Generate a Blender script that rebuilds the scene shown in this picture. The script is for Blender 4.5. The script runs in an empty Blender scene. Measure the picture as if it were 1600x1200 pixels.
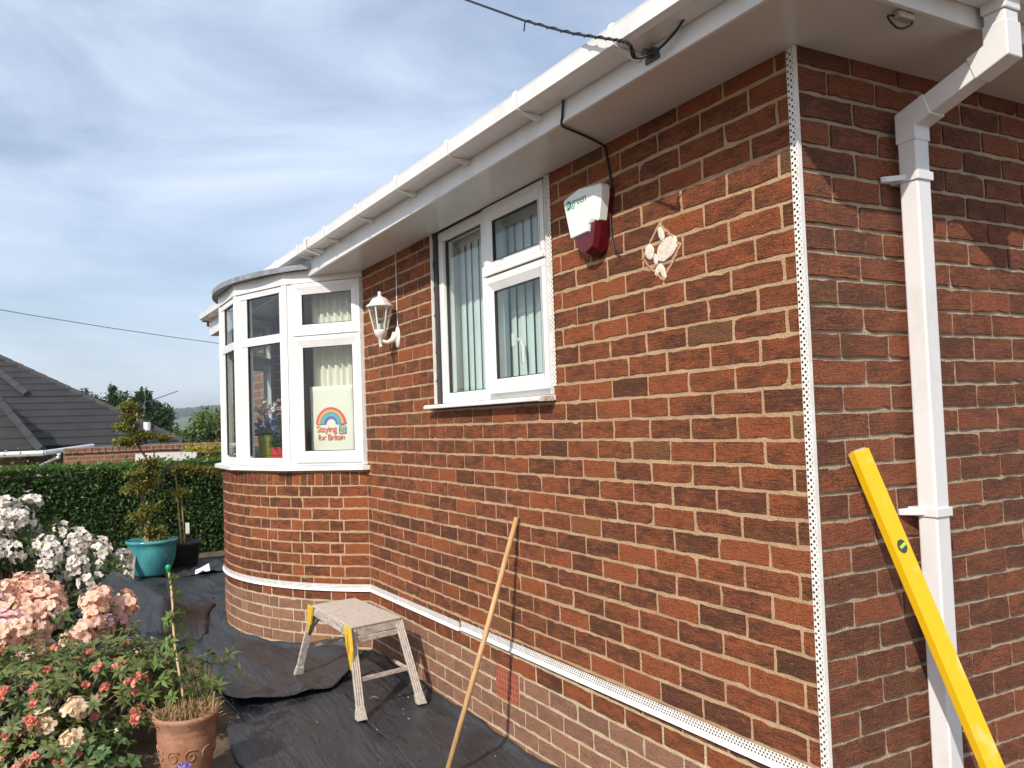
import bpy, bmesh, math, random
import numpy as np
from mathutils import Vector, Matrix, noise
R = math.radians
rng = random.Random(7)
nrg = np.random.default_rng(7)
scene = bpy.context.scene
col = scene.collection

# ------------------------------------------------------------------ camera
cam_d = bpy.data.cameras.new('camera')
cam = bpy.data.objects.new('camera', cam_d); col.objects.link(cam)
scene.camera = cam
cam_d.sensor_width = 36.0
cam_d.lens = 1325.0 / 1600 * 36.0
cam_d.clip_start = 0.05; cam_d.clip_end = 6000
_r = Vector((0.48448875, 0.87410507, -0.03479911)); _u = Vector((0.05565854, 0.00889807, 0.99841021)); _f = Vector((-0.87302507, 0.48565538, 0.0443404))
CAM = Vector((1.7413248, -1.976544, 1.5842867))
m = Matrix.Identity(4)
for i in range(3):
    m[i][0], m[i][1], m[i][2], m[i][3] = _r[i], _u[i], -_f[i], CAM[i]
cam.matrix_world = m
scene.render.resolution_x = 1024; scene.render.resolution_y = 768

# ------------------------------------------------------------------ sky and sun
SUN = Vector((0.70, -1.0, 0.92)).normalized()
world = bpy.data.worlds.new('World'); scene.world = world; world.use_nodes = True
nt = world.node_tree; nt.nodes.clear()
def N(t, ty, **kw):
    n = t.nodes.new(ty)
    for k, v in kw.items():
        if k.startswith('i_'):
            n.inputs[k[2:].replace('_', ' ')].default_value = v
        else:
            setattr(n, k, v)
    return n
sky = N(nt, 'ShaderNodeTexSky', sky_type='NISHITA', sun_disc=False)
sky.sun_elevation = math.asin(SUN.z); sky.sun_rotation = math.atan2(SUN.x, SUN.y)
sky.air_density = 1.0; sky.dust_density = 2.0; sky.ozone_density = 2.2; sky.altitude = 100
tc = N(nt, 'ShaderNodeTexCoord')
mp = N(nt, 'ShaderNodeMapping'); mp.inputs['Rotation'].default_value = (0.25, 0.30, 0.5); mp.inputs['Scale'].default_value = (1.3, 1.6, 5.5)
nz = N(nt, 'ShaderNodeTexNoise', i_Scale=1.5, i_Detail=9.0, i_Roughness=0.55, i_Distortion=0.5)
rp = N(nt, 'ShaderNodeValToRGB')
rp.color_ramp.elements[0].position = 0.36; rp.color_ramp.elements[0].color = (0.27, 0.27, 0.27, 1)
rp.color_ramp.elements[1].position = 0.72; rp.color_ramp.elements[1].color = (0.80, 0.80, 0.80, 1)
mx = N(nt, 'ShaderNodeMix', data_type='RGBA'); mx.inputs['B'].default_value = (6.9, 7.7, 9.2, 1)
bg = N(nt, 'ShaderNodeBackground', i_Strength=0.15)
ow = N(nt, 'ShaderNodeOutputWorld')
L = nt.links.new
L(tc.outputs['Generated'], mp.inputs[0]); L(mp.outputs[0], nz.inputs['Vector']); L(nz.outputs['Fac'], rp.inputs[0])
L(rp.outputs[0], mx.inputs['Factor']); L(sky.outputs[0], mx.inputs['A']); L(mx.outputs['Result'], bg.inputs[0]); L(bg.outputs[0], ow.inputs[0])
sun_d = bpy.data.lights.new('sun', 'SUN'); sun_d.energy = 4.9; sun_d.angle = R(0.53); sun_d.color = (1.0, 0.93, 0.83)
sun = bpy.data.objects.new('sun', sun_d); col.objects.link(sun)
sun.rotation_euler = SUN.to_track_quat('Z', 'Y').to_euler(); sun.location = (6, -9, 9)
scene.view_settings.view_transform = 'Standard'; scene.view_settings.look = 'None'
scene.view_settings.exposure = -0.10; scene.view_settings.gamma = 1.0

# ------------------------------------------------------------------ helpers
WORLD = {}
def wpos(o):
    return WORLD.get(o.name, Vector((0, 0, 0))) if o else Vector((0, 0, 0))
def link(o, parent, w):
    col.objects.link(o)
    o.parent = parent
    o.location = Vector(w) - wpos(parent)
    WORLD[o.name] = Vector(w)
    return o
def tag(o, label=None, cat=None, group=None, kind=None):
    for k, v in (('label', label), ('category', cat), ('group', group), ('kind', kind)):
        if v: o[k] = v
    return o
def thing(name, loc, label, cat, group=None):
    o = bpy.data.objects.new(name, None); o.empty_display_size = 0.1
    link(o, None, loc); return tag(o, label, cat, group)
def V3(a): return Vector(a)
class MB:
    def __init__(s): s.v = []; s.f = []; s.mi = []; s.a = []
    def add(s, vs, fs, m=0, a=None):
        o = len(s.v); s.v += [tuple(p) for p in vs]
        s.f += [tuple(i + o for i in f) for f in fs]; s.mi += [m] * len(fs)
        s.a += [a if a else (0.5, 0.5, 0.5, 1)] * len(vs)
        return s
    def box(s, x0, x1, y0, y1, z0, z1, m=0):
        return s.add([(x0,y0,z0),(x1,y0,z0),(x1,y1,z0),(x0,y1,z0),(x0,y0,z1),(x1,y0,z1),(x1,y1,z1),(x0,y1,z1)],
                     [(0,3,2,1),(4,5,6,7),(0,1,5,4),(1,2,6,5),(2,3,7,6),(3,0,4,7)], m)
    def obox(s, c, ax, m=0):
        c = V3(c); a, b, d = [V3(q) for q in ax]
        return s.add([c-a-b-d, c+a-b-d, c+a+b-d, c-a+b-d, c-a-b+d, c+a-b+d, c+a+b+d, c-a+b+d],
                     [(0,3,2,1),(4,5,6,7),(0,1,5,4),(1,2,6,5),(2,3,7,6),(3,0,4,7)], m)
    def bar(s, p, q, w, d, up=(0,0,1), m=0):
        p, q = V3(p), V3(q); t = (q - p); u = V3(up); sd = t.cross(u)
        if sd.length < 1e-6: sd = t.cross(V3((1,0,0)))
        sd.normalize(); n = sd.cross(t).normalized()
        return s.obox((p+q)/2, (t/2, sd*w/2, n*d/2), m)
    def prism(s, poly, vec, m=0):
        n = len(poly); vec = V3(vec); b = [V3(p) for p in poly]
        return s.add(b + [p + vec for p in b], [tuple(range(n-1, -1, -1)), tuple(range(n, 2*n))] +
                     [(i, (i+1) % n, (i+1) % n + n, i + n) for i in range(n)], m)
    def tube(s, path, r, n=8, m=0, cap=True):
        P = [V3(p) for p in path]; rs = r if isinstance(r, (list, tuple)) else [r] * len(P)
        vs = []; fs = []; ref = None
        for i, p in enumerate(P):
            t = (P[min(i+1, len(P)-1)] - P[max(i-1, 0)]).normalized()
            if ref is None:
                ref = V3((0,0,1)) if abs(t.z) < 0.9 else V3((1,0,0))
            a = (ref - t * ref.dot(t)).normalized(); b = t.cross(a); ref = a
            for k in range(n):
                an = 2*math.pi*k/n; vs.append(p + (a*math.cos(an) + b*math.sin(an)) * rs[i])
        for i in range(len(P)-1):
            for k in range(n):
                fs.append((i*n+k, i*n+(k+1) % n, (i+1)*n+(k+1) % n, (i+1)*n+k))
        if cap:
            fs.append(tuple(range(n-1, -1, -1))); fs.append(tuple(range((len(P)-1)*n, len(P)*n)))
        return s.add(vs, fs, m)
    def lathe(s, prof, c, n=24, m=0):
        c = V3(c); vs = []; fs = []
        for r, z in prof:
            for k in range(n):
                an = 2*math.pi*k/n; vs.append(c + V3((r*math.cos(an), r*math.sin(an), z)))
        for i in range(len(prof)-1):
            for k in range(n):
                fs.append((i*n+k, i*n+(k+1) % n, (i+1)*n+(k+1) % n, (i+1)*n+k))
        return s.add(vs, fs, m)
    def build(s, name, mats, parent=None, origin=None, smooth=False, bevel=0, kind=None, attr=False, segs=2):
        if not isinstance(mats, (list, tuple)): mats = [mats]
        arr = np.array(s.v, dtype=float)
        if origin is None:
            origin = (arr.min(0) + arr.max(0)) / 2; origin[2] = arr[:, 2].min()
        o3 = Vector(origin)
        me = bpy.data.meshes.new(name)
        me.from_pydata([tuple(p) for p in (arr - np.array(o3))], [], s.f)
        for mt in mats: me.materials.append(mt)
        if len(mats) > 1: me.polygons.foreach_set('material_index', s.mi)
        if smooth: me.polygons.foreach_set('use_smooth', [True] * len(s.f))
        if attr:
            ca = me.attributes.new('bc', 'FLOAT_COLOR', 'POINT')
            ca.data.foreach_set('color', np.array(s.a, dtype=np.float32).ravel())
        o = bpy.data.objects.new(name, me); link(o, parent, o3)
        if bevel:
            b = o.modifiers.new('bevel', 'BEVEL'); b.width = bevel; b.segments = segs; b.limit_method = 'ANGLE'; b.angle_limit = R(40)
        if smooth and bevel == 0:
            pass
        if kind: o['kind'] = kind
        return o
def np_mesh(name, verts, faces, mats, parent=None, origin=(0,0,0), attr=None, kind=None, smooth=False):
    me = bpy.data.meshes.new(name)
    verts = np.asarray(verts, dtype=np.float32) - np.array(origin, dtype=np.float32); faces = np.asarray(faces, dtype=np.int32)
    nf, k = faces.shape
    me.vertices.add(len(verts)); me.vertices.foreach_set('co', verts.ravel())
    me.loops.add(nf*k); me.loops.foreach_set('vertex_index', faces.ravel())
    me.polygons.add(nf); me.polygons.foreach_set('loop_start', np.arange(nf, dtype=np.int32)*k)
    if not isinstance(mats, (list, tuple)): mats = [mats]
    for mt in mats: me.materials.append(mt)
    if attr is not None:
        ca = me.attributes.new('bc', 'FLOAT_COLOR', 'POINT'); ca.data.foreach_set('color', np.asarray(attr, dtype=np.float32).ravel())
    me.update(calc_edges=True); me.validate()
    if smooth: me.polygons.foreach_set('use_smooth', np.ones(nf, dtype=bool))
    o = bpy.data.objects.new(name, me); link(o, parent, origin)
    if kind: o['kind'] = kind
    return o
def copy_tree(o, parent, loc, rot=None, scale=None):
    c = o.copy(); col.objects.link(c); c.parent = parent
    c.location = Vector(loc) - wpos(parent); WORLD[c.name] = Vector(loc)
    if rot is not None: c.rotation_euler = rot
    if scale is not None: c.scale = (scale,)*3 if isinstance(scale, (int, float)) else scale
    for ch in o.children:
        d = ch.copy(); col.objects.link(d); d.parent = c
    return c

# ------------------------------------------------------------------ materials
def mat(name, base=(0.5,0.5,0.5), rough=0.5, metal=0.0, spec=0.5):
    mt = bpy.data.materials.new(name); mt.use_nodes = True
    t = mt.node_tree; b = t.nodes['Principled BSDF']
    b.inputs['Base Color'].default_value = (*base, 1); b.inputs['Roughness'].default_value = rough
    b.inputs['Metallic'].default_value = metal; b.inputs['Specular IOR Level'].default_value = spec
    return mt
def ramp(t, pts):
    r = N(t, 'ShaderNodeValToRGB'); e = r.color_ramp.elements
    while len(e) < len(pts): e.new(0.5)
    for i, (p, c) in enumerate(pts):
        e[i].position = p; e[i].color = (*c, 1) if len(c) == 3 else c
    return r
def mixc(t, f, a, b, mode='MIX'):
    x = N(t, 'ShaderNodeMix', data_type='RGBA', blend_type=mode)
    for s, v in (('Factor', f), ('A', a), ('B', b)):
        if isinstance(v, (int, float)): x.inputs[s].default_value = v
        elif isinstance(v, tuple): x.inputs[s].default_value = (*v, 1)
        else: t.links.new(v, x.inputs[s])
    return x.outputs['Result']
def mth(t, op, a, b=None, clamp=False):
    x = N(t, 'ShaderNodeMath', operation=op, use_clamp=clamp)
    for i, v in enumerate((a, b)):
        if v is None: continue
        if isinstance(v, (int, float)): x.inputs[i].default_value = v
        else: t.links.new(v, x.inputs[i])
    return x.outputs[0]
def varied(name, c1, c2, scale=8, rough=0.6, bump=0.0, bscale=60, detail=6, rough2=None, spec=0.5, metal=0, stretch=(1,1,1), lo=0.35, hi=0.65, coords='Position'):
    """two tone noise material with fine relief"""
    mt = mat(name, c1, rough, metal, spec); t = mt.node_tree; b = t.nodes['Principled BSDF']; K = t.links.new
    if coords == 'Position': src = N(t, 'ShaderNodeNewGeometry').outputs['Position']
    else: src = N(t, 'ShaderNodeTexCoord').outputs['Object']
    mpp = N(t, 'ShaderNodeMapping'); mpp.inputs['Scale'].default_value = stretch; K(src, mpp.inputs[0])
    n1 = N(t, 'ShaderNodeTexNoise', i_Scale=scale, i_Detail=detail, i_Roughness=0.6); K(mpp.outputs[0], n1.inputs['Vector'])
    r = ramp(t, [(lo, c1), (hi, c2)]); K(n1.outputs['Fac'], r.inputs[0]); K(r.outputs[0], b.inputs['Base Color'])
    if rough2 is not None:
        rr = ramp(t, [(lo, (rough,)*3), (hi, (rough2,)*3)]); K(n1.outputs['Fac'], rr.inputs[0]); K(rr.outputs[0], b.inputs['Roughness'])
    if bump:
        n2 = N(t, 'ShaderNodeTexNoise', i_Scale=bscale, i_Detail=5.0); K(mpp.outputs[0], n2.inputs['Vector'])
        bp = N(t, 'ShaderNodeBump', i_Strength=bump, i_Distance=0.01); K(n2.outputs['Fac'], bp.inputs['Height']); K(bp.outputs[0], b.inputs['Normal'])
    return mt

def brick_mat(name, warm, dark, buff):
    mt = mat(name, warm, 0.85, 0, 0.25); t = mt.node_tree; b = t.nodes['Principled BSDF']; K = t.links.new
    at = N(t, 'ShaderNodeAttribute', attribute_name='bc'); sp = N(t, 'ShaderNodeSeparateColor'); K(at.outputs['Color'], sp.inputs[0])
    pos = N(t, 'ShaderNodeNewGeometry').outputs['Position']; sx = N(t, 'ShaderNodeSeparateXYZ'); K(pos, sx.inputs[0])
    h = mth(t, 'ADD', sx.outputs['X'], mth(t, 'MULTIPLY', sx.outputs['Y'], 1.0))
    def vec(a, bz):
        cb = N(t, 'ShaderNodeCombineXYZ'); K(mth(t, 'MULTIPLY', h, a), cb.inputs[0]); K(mth(t, 'MULTIPLY', sx.outputs['Z'], bz), cb.inputs[1])
        K(mth(t, 'MULTIPLY', sp.outputs['Green'], 50.0), cb.inputs[2]); return cb.outputs[0]
    n1 = N(t, 'ShaderNodeTexNoise', i_Scale=1.0, i_Detail=5.0, i_Roughness=0.6); K(vec(10, 26), n1.inputs['Vector'])     # clouds of burnt colour
    n2 = N(t, 'ShaderNodeTexNoise', i_Scale=1.0, i_Detail=4.0, i_Roughness=0.7); K(vec(22, 260), n2.inputs['Vector'])    # drag streaks
    n3 = N(t, 'ShaderNodeTexNoise', i_Scale=1.0, i_Detail=3.0, i_Roughness=0.7); K(vec(170, 230), n3.inputs['Vector'])   # pits
    f = mth(t, 'ADD', mth(t, 'MULTIPLY', n1.outputs['Fac'], 2.4), mth(t, 'MULTIPLY', n2.outputs['Fac'], 3.3))
    f = mth(t, 'ADD', f, mth(t, 'MULTIPLY', sp.outputs['Red'], 0.95))
    f = mth(t, 'SUBTRACT', f, 2.62, True)
    c = mixc(t, f, warm, dark)
    c = mixc(t, mth(t, 'MULTIPLY', sp.outputs['Blue'], 0.75), c, buff)
    r3 = ramp(t, [(0.32, (0.16, 0.16, 0.16)), (0.48, (1, 1, 1)), (0.75, (1.12, 1.12, 1.12))]); K(n3.outputs['Fac'], r3.inputs[0])
    c = mixc(t, 1.0, c, r3.outputs[0], 'MULTIPLY')
    n5 = N(t, 'ShaderNodeTexNoise', i_Scale=55.0, i_Detail=4.0); K(pos, n5.inputs['Vector'])    # lime and mortar smears
    r5 = ramp(t, [(0.60, (0, 0, 0)), (0.74, (0.55, 0.55, 0.55))]); K(n5.outputs['Fac'], r5.inputs[0])
    c = mixc(t, mth(t, 'MULTIPLY', r5.outputs[0], 0.5), c, (0.42, 0.30, 0.20))
    K(c, b.inputs['Base Color'])
    hh = mth(t, 'ADD', mth(t, 'MULTIPLY', n2.outputs['Fac'], 0.9), n3.outputs['Fac'])
    bp = N(t, 'ShaderNodeBump', i_Strength=0.9, i_Distance=0.008); K(hh, bp.inputs['Height']); K(bp.outputs[0], b.inputs['Normal'])
    return mt
M = {}
M['brick'] = brick_mat('rustic_brick', (0.350, 0.100, 0.036), (0.110, 0.045, 0.025), (0.20, 0.11, 0.045))
M['brick_side'] = brick_mat('smooth_brick', (0.33, 0.108, 0.053), (0.145, 0.063, 0.040), (0.18, 0.12, 0.065))
M['brick_plinth'] = brick_mat('dusty_brick', (0.40, 0.195, 0.120), (0.25, 0.132, 0.088), (0.45, 0.31, 0.19))
M['mortar'] = varied('tan_mortar', (0.49, 0.33, 0.195), (0.38, 0.245, 0.14), 9, 0.95, 0.6, 130, spec=0.2)
M['mortar_plinth'] = varied('sandy_mortar', (0.58, 0.46, 0.30), (0.44, 0.34, 0.21), 8, 0.95, 0.7, 110, spec=0.2)
M['mortar_side'] = varied('grey_mortar', (0.47, 0.375, 0.26), (0.36, 0.285, 0.195), 9, 0.95, 0.6, 130, spec=0.2)
M['upvc'] = varied('white_upvc', (0.78, 0.775, 0.76), (0.62, 0.61, 0.57), 5.0, 0.28, 0.02, 12, rough2=0.5, lo=0.52, hi=0.82, detail=9, stretch=(1, 1, 0.5))
M['upvc_pipe'] = varied('white_pipe_plastic', (0.74, 0.73, 0.72), (0.60, 0.585, 0.56), 5, 0.32, 0.02, 12, lo=0.5, hi=0.8, detail=9)
M['soffit'] = varied('soffit_board', (0.74, 0.735, 0.72), (0.66, 0.65, 0.63), 2.0, 0.22, 0.01, 8)
M['bead'] = varied('bead_plastic', (0.82, 0.81, 0.78), (0.70, 0.68, 0.62), 22, 0.45)
M['gasket'] = mat('black_gasket', (0.03, 0.032, 0.035), 0.5)
M['lead'] = varied('lead_sheet', (0.20, 0.21, 0.23), (0.34, 0.35, 0.37), 14, 0.5, 0.15, 25, metal=0.3)
M['roof_tile'] = varied('dark_roof_tile', (0.032, 0.030, 0.031), (0.021, 0.020, 0.021), 3, 0.75, 0.3, 60)
M['hip_tile'] = varied('hip_tile_concrete', (0.043, 0.040, 0.040), (0.029, 0.027, 0.028), 6, 0.8, 0.3, 60)
M['plaster'] = varied('plaster_room', (0.62, 0.58, 0.50), (0.58, 0.54, 0.47), 2, 0.9)
M['terracotta_red'] = varied('airbrick_red', (0.40, 0.115, 0.06), (0.30, 0.09, 0.05), 20, 0.85, 0.3, 90)
M['dab_white'] = varied('white_adhesive', (0.76, 0.70, 0.61), (0.62, 0.52, 0.43), 40, 0.9, 0.3, 90)
M['white_render'] = varied('white_render', (0.80, 0.78, 0.72), (0.72, 0.69, 0.62), 2, 0.9)
M['dab'] = varied('plaster_dab', (0.62, 0.50, 0.40), (0.46, 0.33, 0.25), 60, 0.9, 0.5, 120)
M['cable'] = mat('black_cable', (0.012, 0.012, 0.013), 0.45)
M['dark_steel'] = varied('grey_steel', (0.12, 0.13, 0.13), (0.07, 0.075, 0.075), 60, 0.5, metal=0.6)
M['white_paint'] = varied('white_lamp_paint', (0.80, 0.78, 0.73), (0.70, 0.67, 0.61), 30, 0.4, 0.08, 80)
M['alarm_white'] = mat('alarm_white', (0.80, 0.80, 0.76), 0.35)
M['alarm_red'] = mat('alarm_red', (0.10, 0.004, 0.007), 0.16, 0, 0.35)
M['alarm_red'].node_tree.nodes['Principled BSDF'].inputs['Coat Weight'].default_value = 0.15
M['green_ink'] = mat('green_ink', (0.0, 0.22, 0.10), 0.4)
M['yellow_paint'] = varied('yellow_level_paint', (0.80, 0.47, 0.006), (0.78, 0.60, 0.22), 13, 0.38, 0.05, 60, lo=0.56, hi=0.74, detail=10)
M['yellow_plastic'] = varied('yellow_plastic', (0.75, 0.50, 0.02), (0.62, 0.42, 0.05), 40, 0.5, 0.1, 80)
M['vial_dark'] = mat('vial_frame', (0.05, 0.06, 0.05), 0.3)
M['wood_grey'] = varied('weathered_wood', (0.38, 0.35, 0.30), (0.28, 0.25, 0.21), 20, 0.85)
M['vial'] = mat('green_vial', (0.35, 0.55, 0.10), 0.1)
M['alloy'] = varied('splattered_alloy', (0.46, 0.45, 0.43), (0.66, 0.56, 0.46), 38, 0.45, 0.35, 90, rough2=0.85, metal=0.35, lo=0.44, hi=0.53)
M['platform'] = varied('splattered_platform', (0.56, 0.47, 0.40), (0.40, 0.34, 0.30), 34, 0.85, 0.4, 120, lo=0.50, hi=0.68)
M['foot'] = varied('dusty_rubber', (0.34, 0.31, 0.26), (0.50, 0.45, 0.37), 60, 0.8, 0.3, 100)
M['red_label'] = mat('red_label', (0.62, 0.05, 0.02), 0.5)
M['wood_pole'] = varied('bare_wood', (0.58, 0.36, 0.17), (0.46, 0.27, 0.12), 9, 0.55, 0.1, 60, stretch=(6, 6, 0.6))
M['soil'] = varied('soil', (0.085, 0.055, 0.035), (0.17, 0.115, 0.075), 7, 0.95, 0.9, 40)
M['terracotta'] = varied('terracotta', (0.28, 0.11, 0.05), (0.38, 0.21, 0.13), 13, 0.85, 0.25, 80)
M['straw'] = varied('dry_stem', (0.36, 0.24, 0.11), (0.24, 0.14, 0.06), 30, 0.85)
M['bamboo'] = varied('bamboo', (0.50, 0.37, 0.20), (0.40, 0.28, 0.13), 25, 0.5)
M['green_cap'] = mat('green_rubber', (0.0, 0.36, 0.10), 0.4)
M['bark'] = varied('bark', (0.13, 0.09, 0.06), (0.22, 0.16, 0.11), 30, 0.9, 0.5, 90)
M['blue_glaze'] = varied('turquoise_glaze', (0.03, 0.23, 0.27), (0.10, 0.36, 0.38), 6, 0.18, 0.05, 14, stretch=(1, 1, 0.35))
M['black_pot'] = mat('black_plastic', (0.018, 0.017, 0.017), 0.5)
M['white_label'] = mat('white_label', (0.78, 0.78, 0.76), 0.5)
M['curtain'] = varied('cream_curtain', (0.78, 0.73, 0.63), (0.74, 0.69, 0.60), 3, 0.9)
M['paper'] = varied('cream_paper', (0.80, 0.76, 0.66), (0.76, 0.72, 0.62), 5, 0.75, 0.12, 14)
M['blind'] = varied('blind_fabric', (0.66, 0.74, 0.70), (0.60, 0.69, 0.66), 3, 0.85)
M['pot_olive'] = mat('olive_pot', (0.30, 0.30, 0.02), 0.35)
M['pot_yellow'] = mat('lime_pot', (0.72, 0.78, 0.03), 0.35)
M['pot_red'] = mat('red_pot', (0.62, 0.045, 0.05), 0.35)
for k, c in dict(ink_red=(0.72,0.10,0.06), ink_orange=(0.86,0.38,0.14), ink_green=(0.08,0.38,0.26), ink_teal=(0.10,0.42,0.62), ink_purple=(0.16,0.13,0.46), ink_navy=(0.02,0.10,0.14)).items():
    M[k] = mat(k, c, 0.7)

def glass_mat():
    mt = bpy.data.materials.new('window_glass'); mt.use_nodes = True; t = mt.node_tree; t.nodes.clear(); K = t.links.new
    tr = N(t, 'ShaderNodeBsdfTransparent'); tr.inputs[0].default_value = (0.86, 0.92, 0.90, 1)
    gl = N(t, 'ShaderNodeBsdfGlossy'); gl.inputs['Roughness'].default_value = 0.01; gl.inputs[0].default_value = (1, 1, 1, 1)
    lw = N(t, 'ShaderNodeLayerWeight'); fr = mth(t, 'ADD', mth(t, 'MULTIPLY', mth(t, 'POWER', lw.outputs['Facing'], 4.0), 0.85), 0.055); ms = N(t, 'ShaderNodeMixShader'); o = N(t, 'ShaderNodeOutputMaterial')
    K(fr, ms.inputs[0]); K(tr.outputs[0], ms.inputs[1]); K(gl.outputs[0], ms.inputs[2]); K(ms.outputs[0], o.inputs[0])
    return mt
M['glass'] = glass_mat()

def leaf_mat(name, c1, c2, c3=None, trans=0.3, rough=0.45, spec=0.4):
    tint = (1.0, 0.98, 0.95) if 'petal' in name else (1.3, 1.5, 0.7)
    mt = bpy.data.materials.new(name); mt.use_nodes = True; t = mt.node_tree; b = t.nodes['Principled BSDF']; K = t.links.new
    at = N(t, 'ShaderNodeAttribute', attribute_name='bc'); sp = N(t, 'ShaderNodeSeparateColor'); K(at.outputs['Color'], sp.inputs[0])
    pts = [(0.0, c1), (0.7, c2), (1.0, c3 or c2)]
    r = ramp(t, pts); K(sp.outputs['Red'], r.inputs[0])
    K(r.outputs[0], b.inputs['Base Color']); b.inputs['Roughness'].default_value = rough; b.inputs['Specular IOR Level'].default_value = spec
    tl = N(t, 'ShaderNodeBsdfTranslucent'); K(mixc(t, 1.0, r.outputs[0], tint, 'MULTIPLY'), tl.inputs[0])
    ms = N(t, 'ShaderNodeMixShader'); ms.inputs[0].default_value = trans
    out = t.nodes['Material Output']; K(b.outputs[0], ms.inputs[1]); K(tl.outputs[0], ms.inputs[2]); K(ms.outputs[0], out.inputs[0])
    return mt
M['leaf_hedge'] = leaf_mat('hedge_leaf', (0.026, 0.056, 0.013), (0.075, 0.142, 0.028), (0.15, 0.23, 0.045))
M['leaf_rhodo'] = leaf_mat('rhododendron_leaf', (0.030, 0.062, 0.018), (0.075, 0.125, 0.030), (0.16, 0.20, 0.05))
M['leaf_azalea'] = leaf_mat('azalea_leaf', (0.055, 0.085, 0.024), (0.165, 0.20, 0.060), (0.30, 0.31, 0.10))
M['leaf_vine'] = leaf_mat('vine_leaf', (0.06, 0.11, 0.02), (0.13, 0.20, 0.04), (0.20, 0.26, 0.06))
M['leaf_bronze'] = leaf_mat('bronze_leaf', (0.10, 0.11, 0.020), (0.21, 0.20, 0.040), (0.32, 0.25, 0.055))
M['leaf_grey'] = leaf_mat('greygreen_leaf', (0.08, 0.15, 0.055), (0.14, 0.22, 0.085))
M['leaf_gold'] = leaf_mat('golden_leaf', (0.20, 0.17, 0.015), (0.36, 0.29, 0.025))
M['leaf_tree'] = leaf_mat('tree_leaf', (0.022, 0.048, 0.016), (0.055, 0.095, 0.028), (0.09, 0.13, 0.04))
M['leaf_pale'] = leaf_mat('pale_tree_leaf', (0.055, 0.095, 0.025), (0.14, 0.18, 0.055), (0.24, 0.27, 0.10))
M['petal_white'] = leaf_mat('white_petal', (0.70, 0.62, 0.40), (0.82, 0.77, 0.72), (0.84, 0.76, 0.78), 0.25, 0.6)
M['petal_peach'] = leaf_mat('peach_petal', (0.85, 0.50, 0.29), (0.86, 0.59, 0.46), (0.87, 0.68, 0.60), 0.25, 0.6)
M['petal_pink'] = leaf_mat('pink_petal', (0.84, 0.46, 0.44), (0.86, 0.58, 0.58), (0.87, 0.68, 0.68), 0.25, 0.6)
M['petal_cream'] = leaf_mat('cream_petal', (0.82, 0.50, 0.26), (0.85, 0.68, 0.46), (0.86, 0.76, 0.60), 0.25, 0.6)
M['petal_coral'] = leaf_mat('coral_petal', (0.70, 0.17, 0.12), (0.79, 0.28, 0.21), (0.86, 0.50, 0.38), 0.2, 0.5)
M['petal_yellow'] = leaf_mat('yellow_petal', (0.75, 0.42, 0.01), (0.82, 0.58, 0.02), None, 0.2, 0.5)
M['petal_violet'] = leaf_mat('violet_petal', (0.22, 0.16, 0.60), (0.34, 0.26, 0.75), None, 0.2, 0.5)
M['petal_magenta'] = leaf_mat('magenta_petal', (0.62, 0.10, 0.28), (0.80, 0.40, 0.52), None, 0.2, 0.5)

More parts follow.
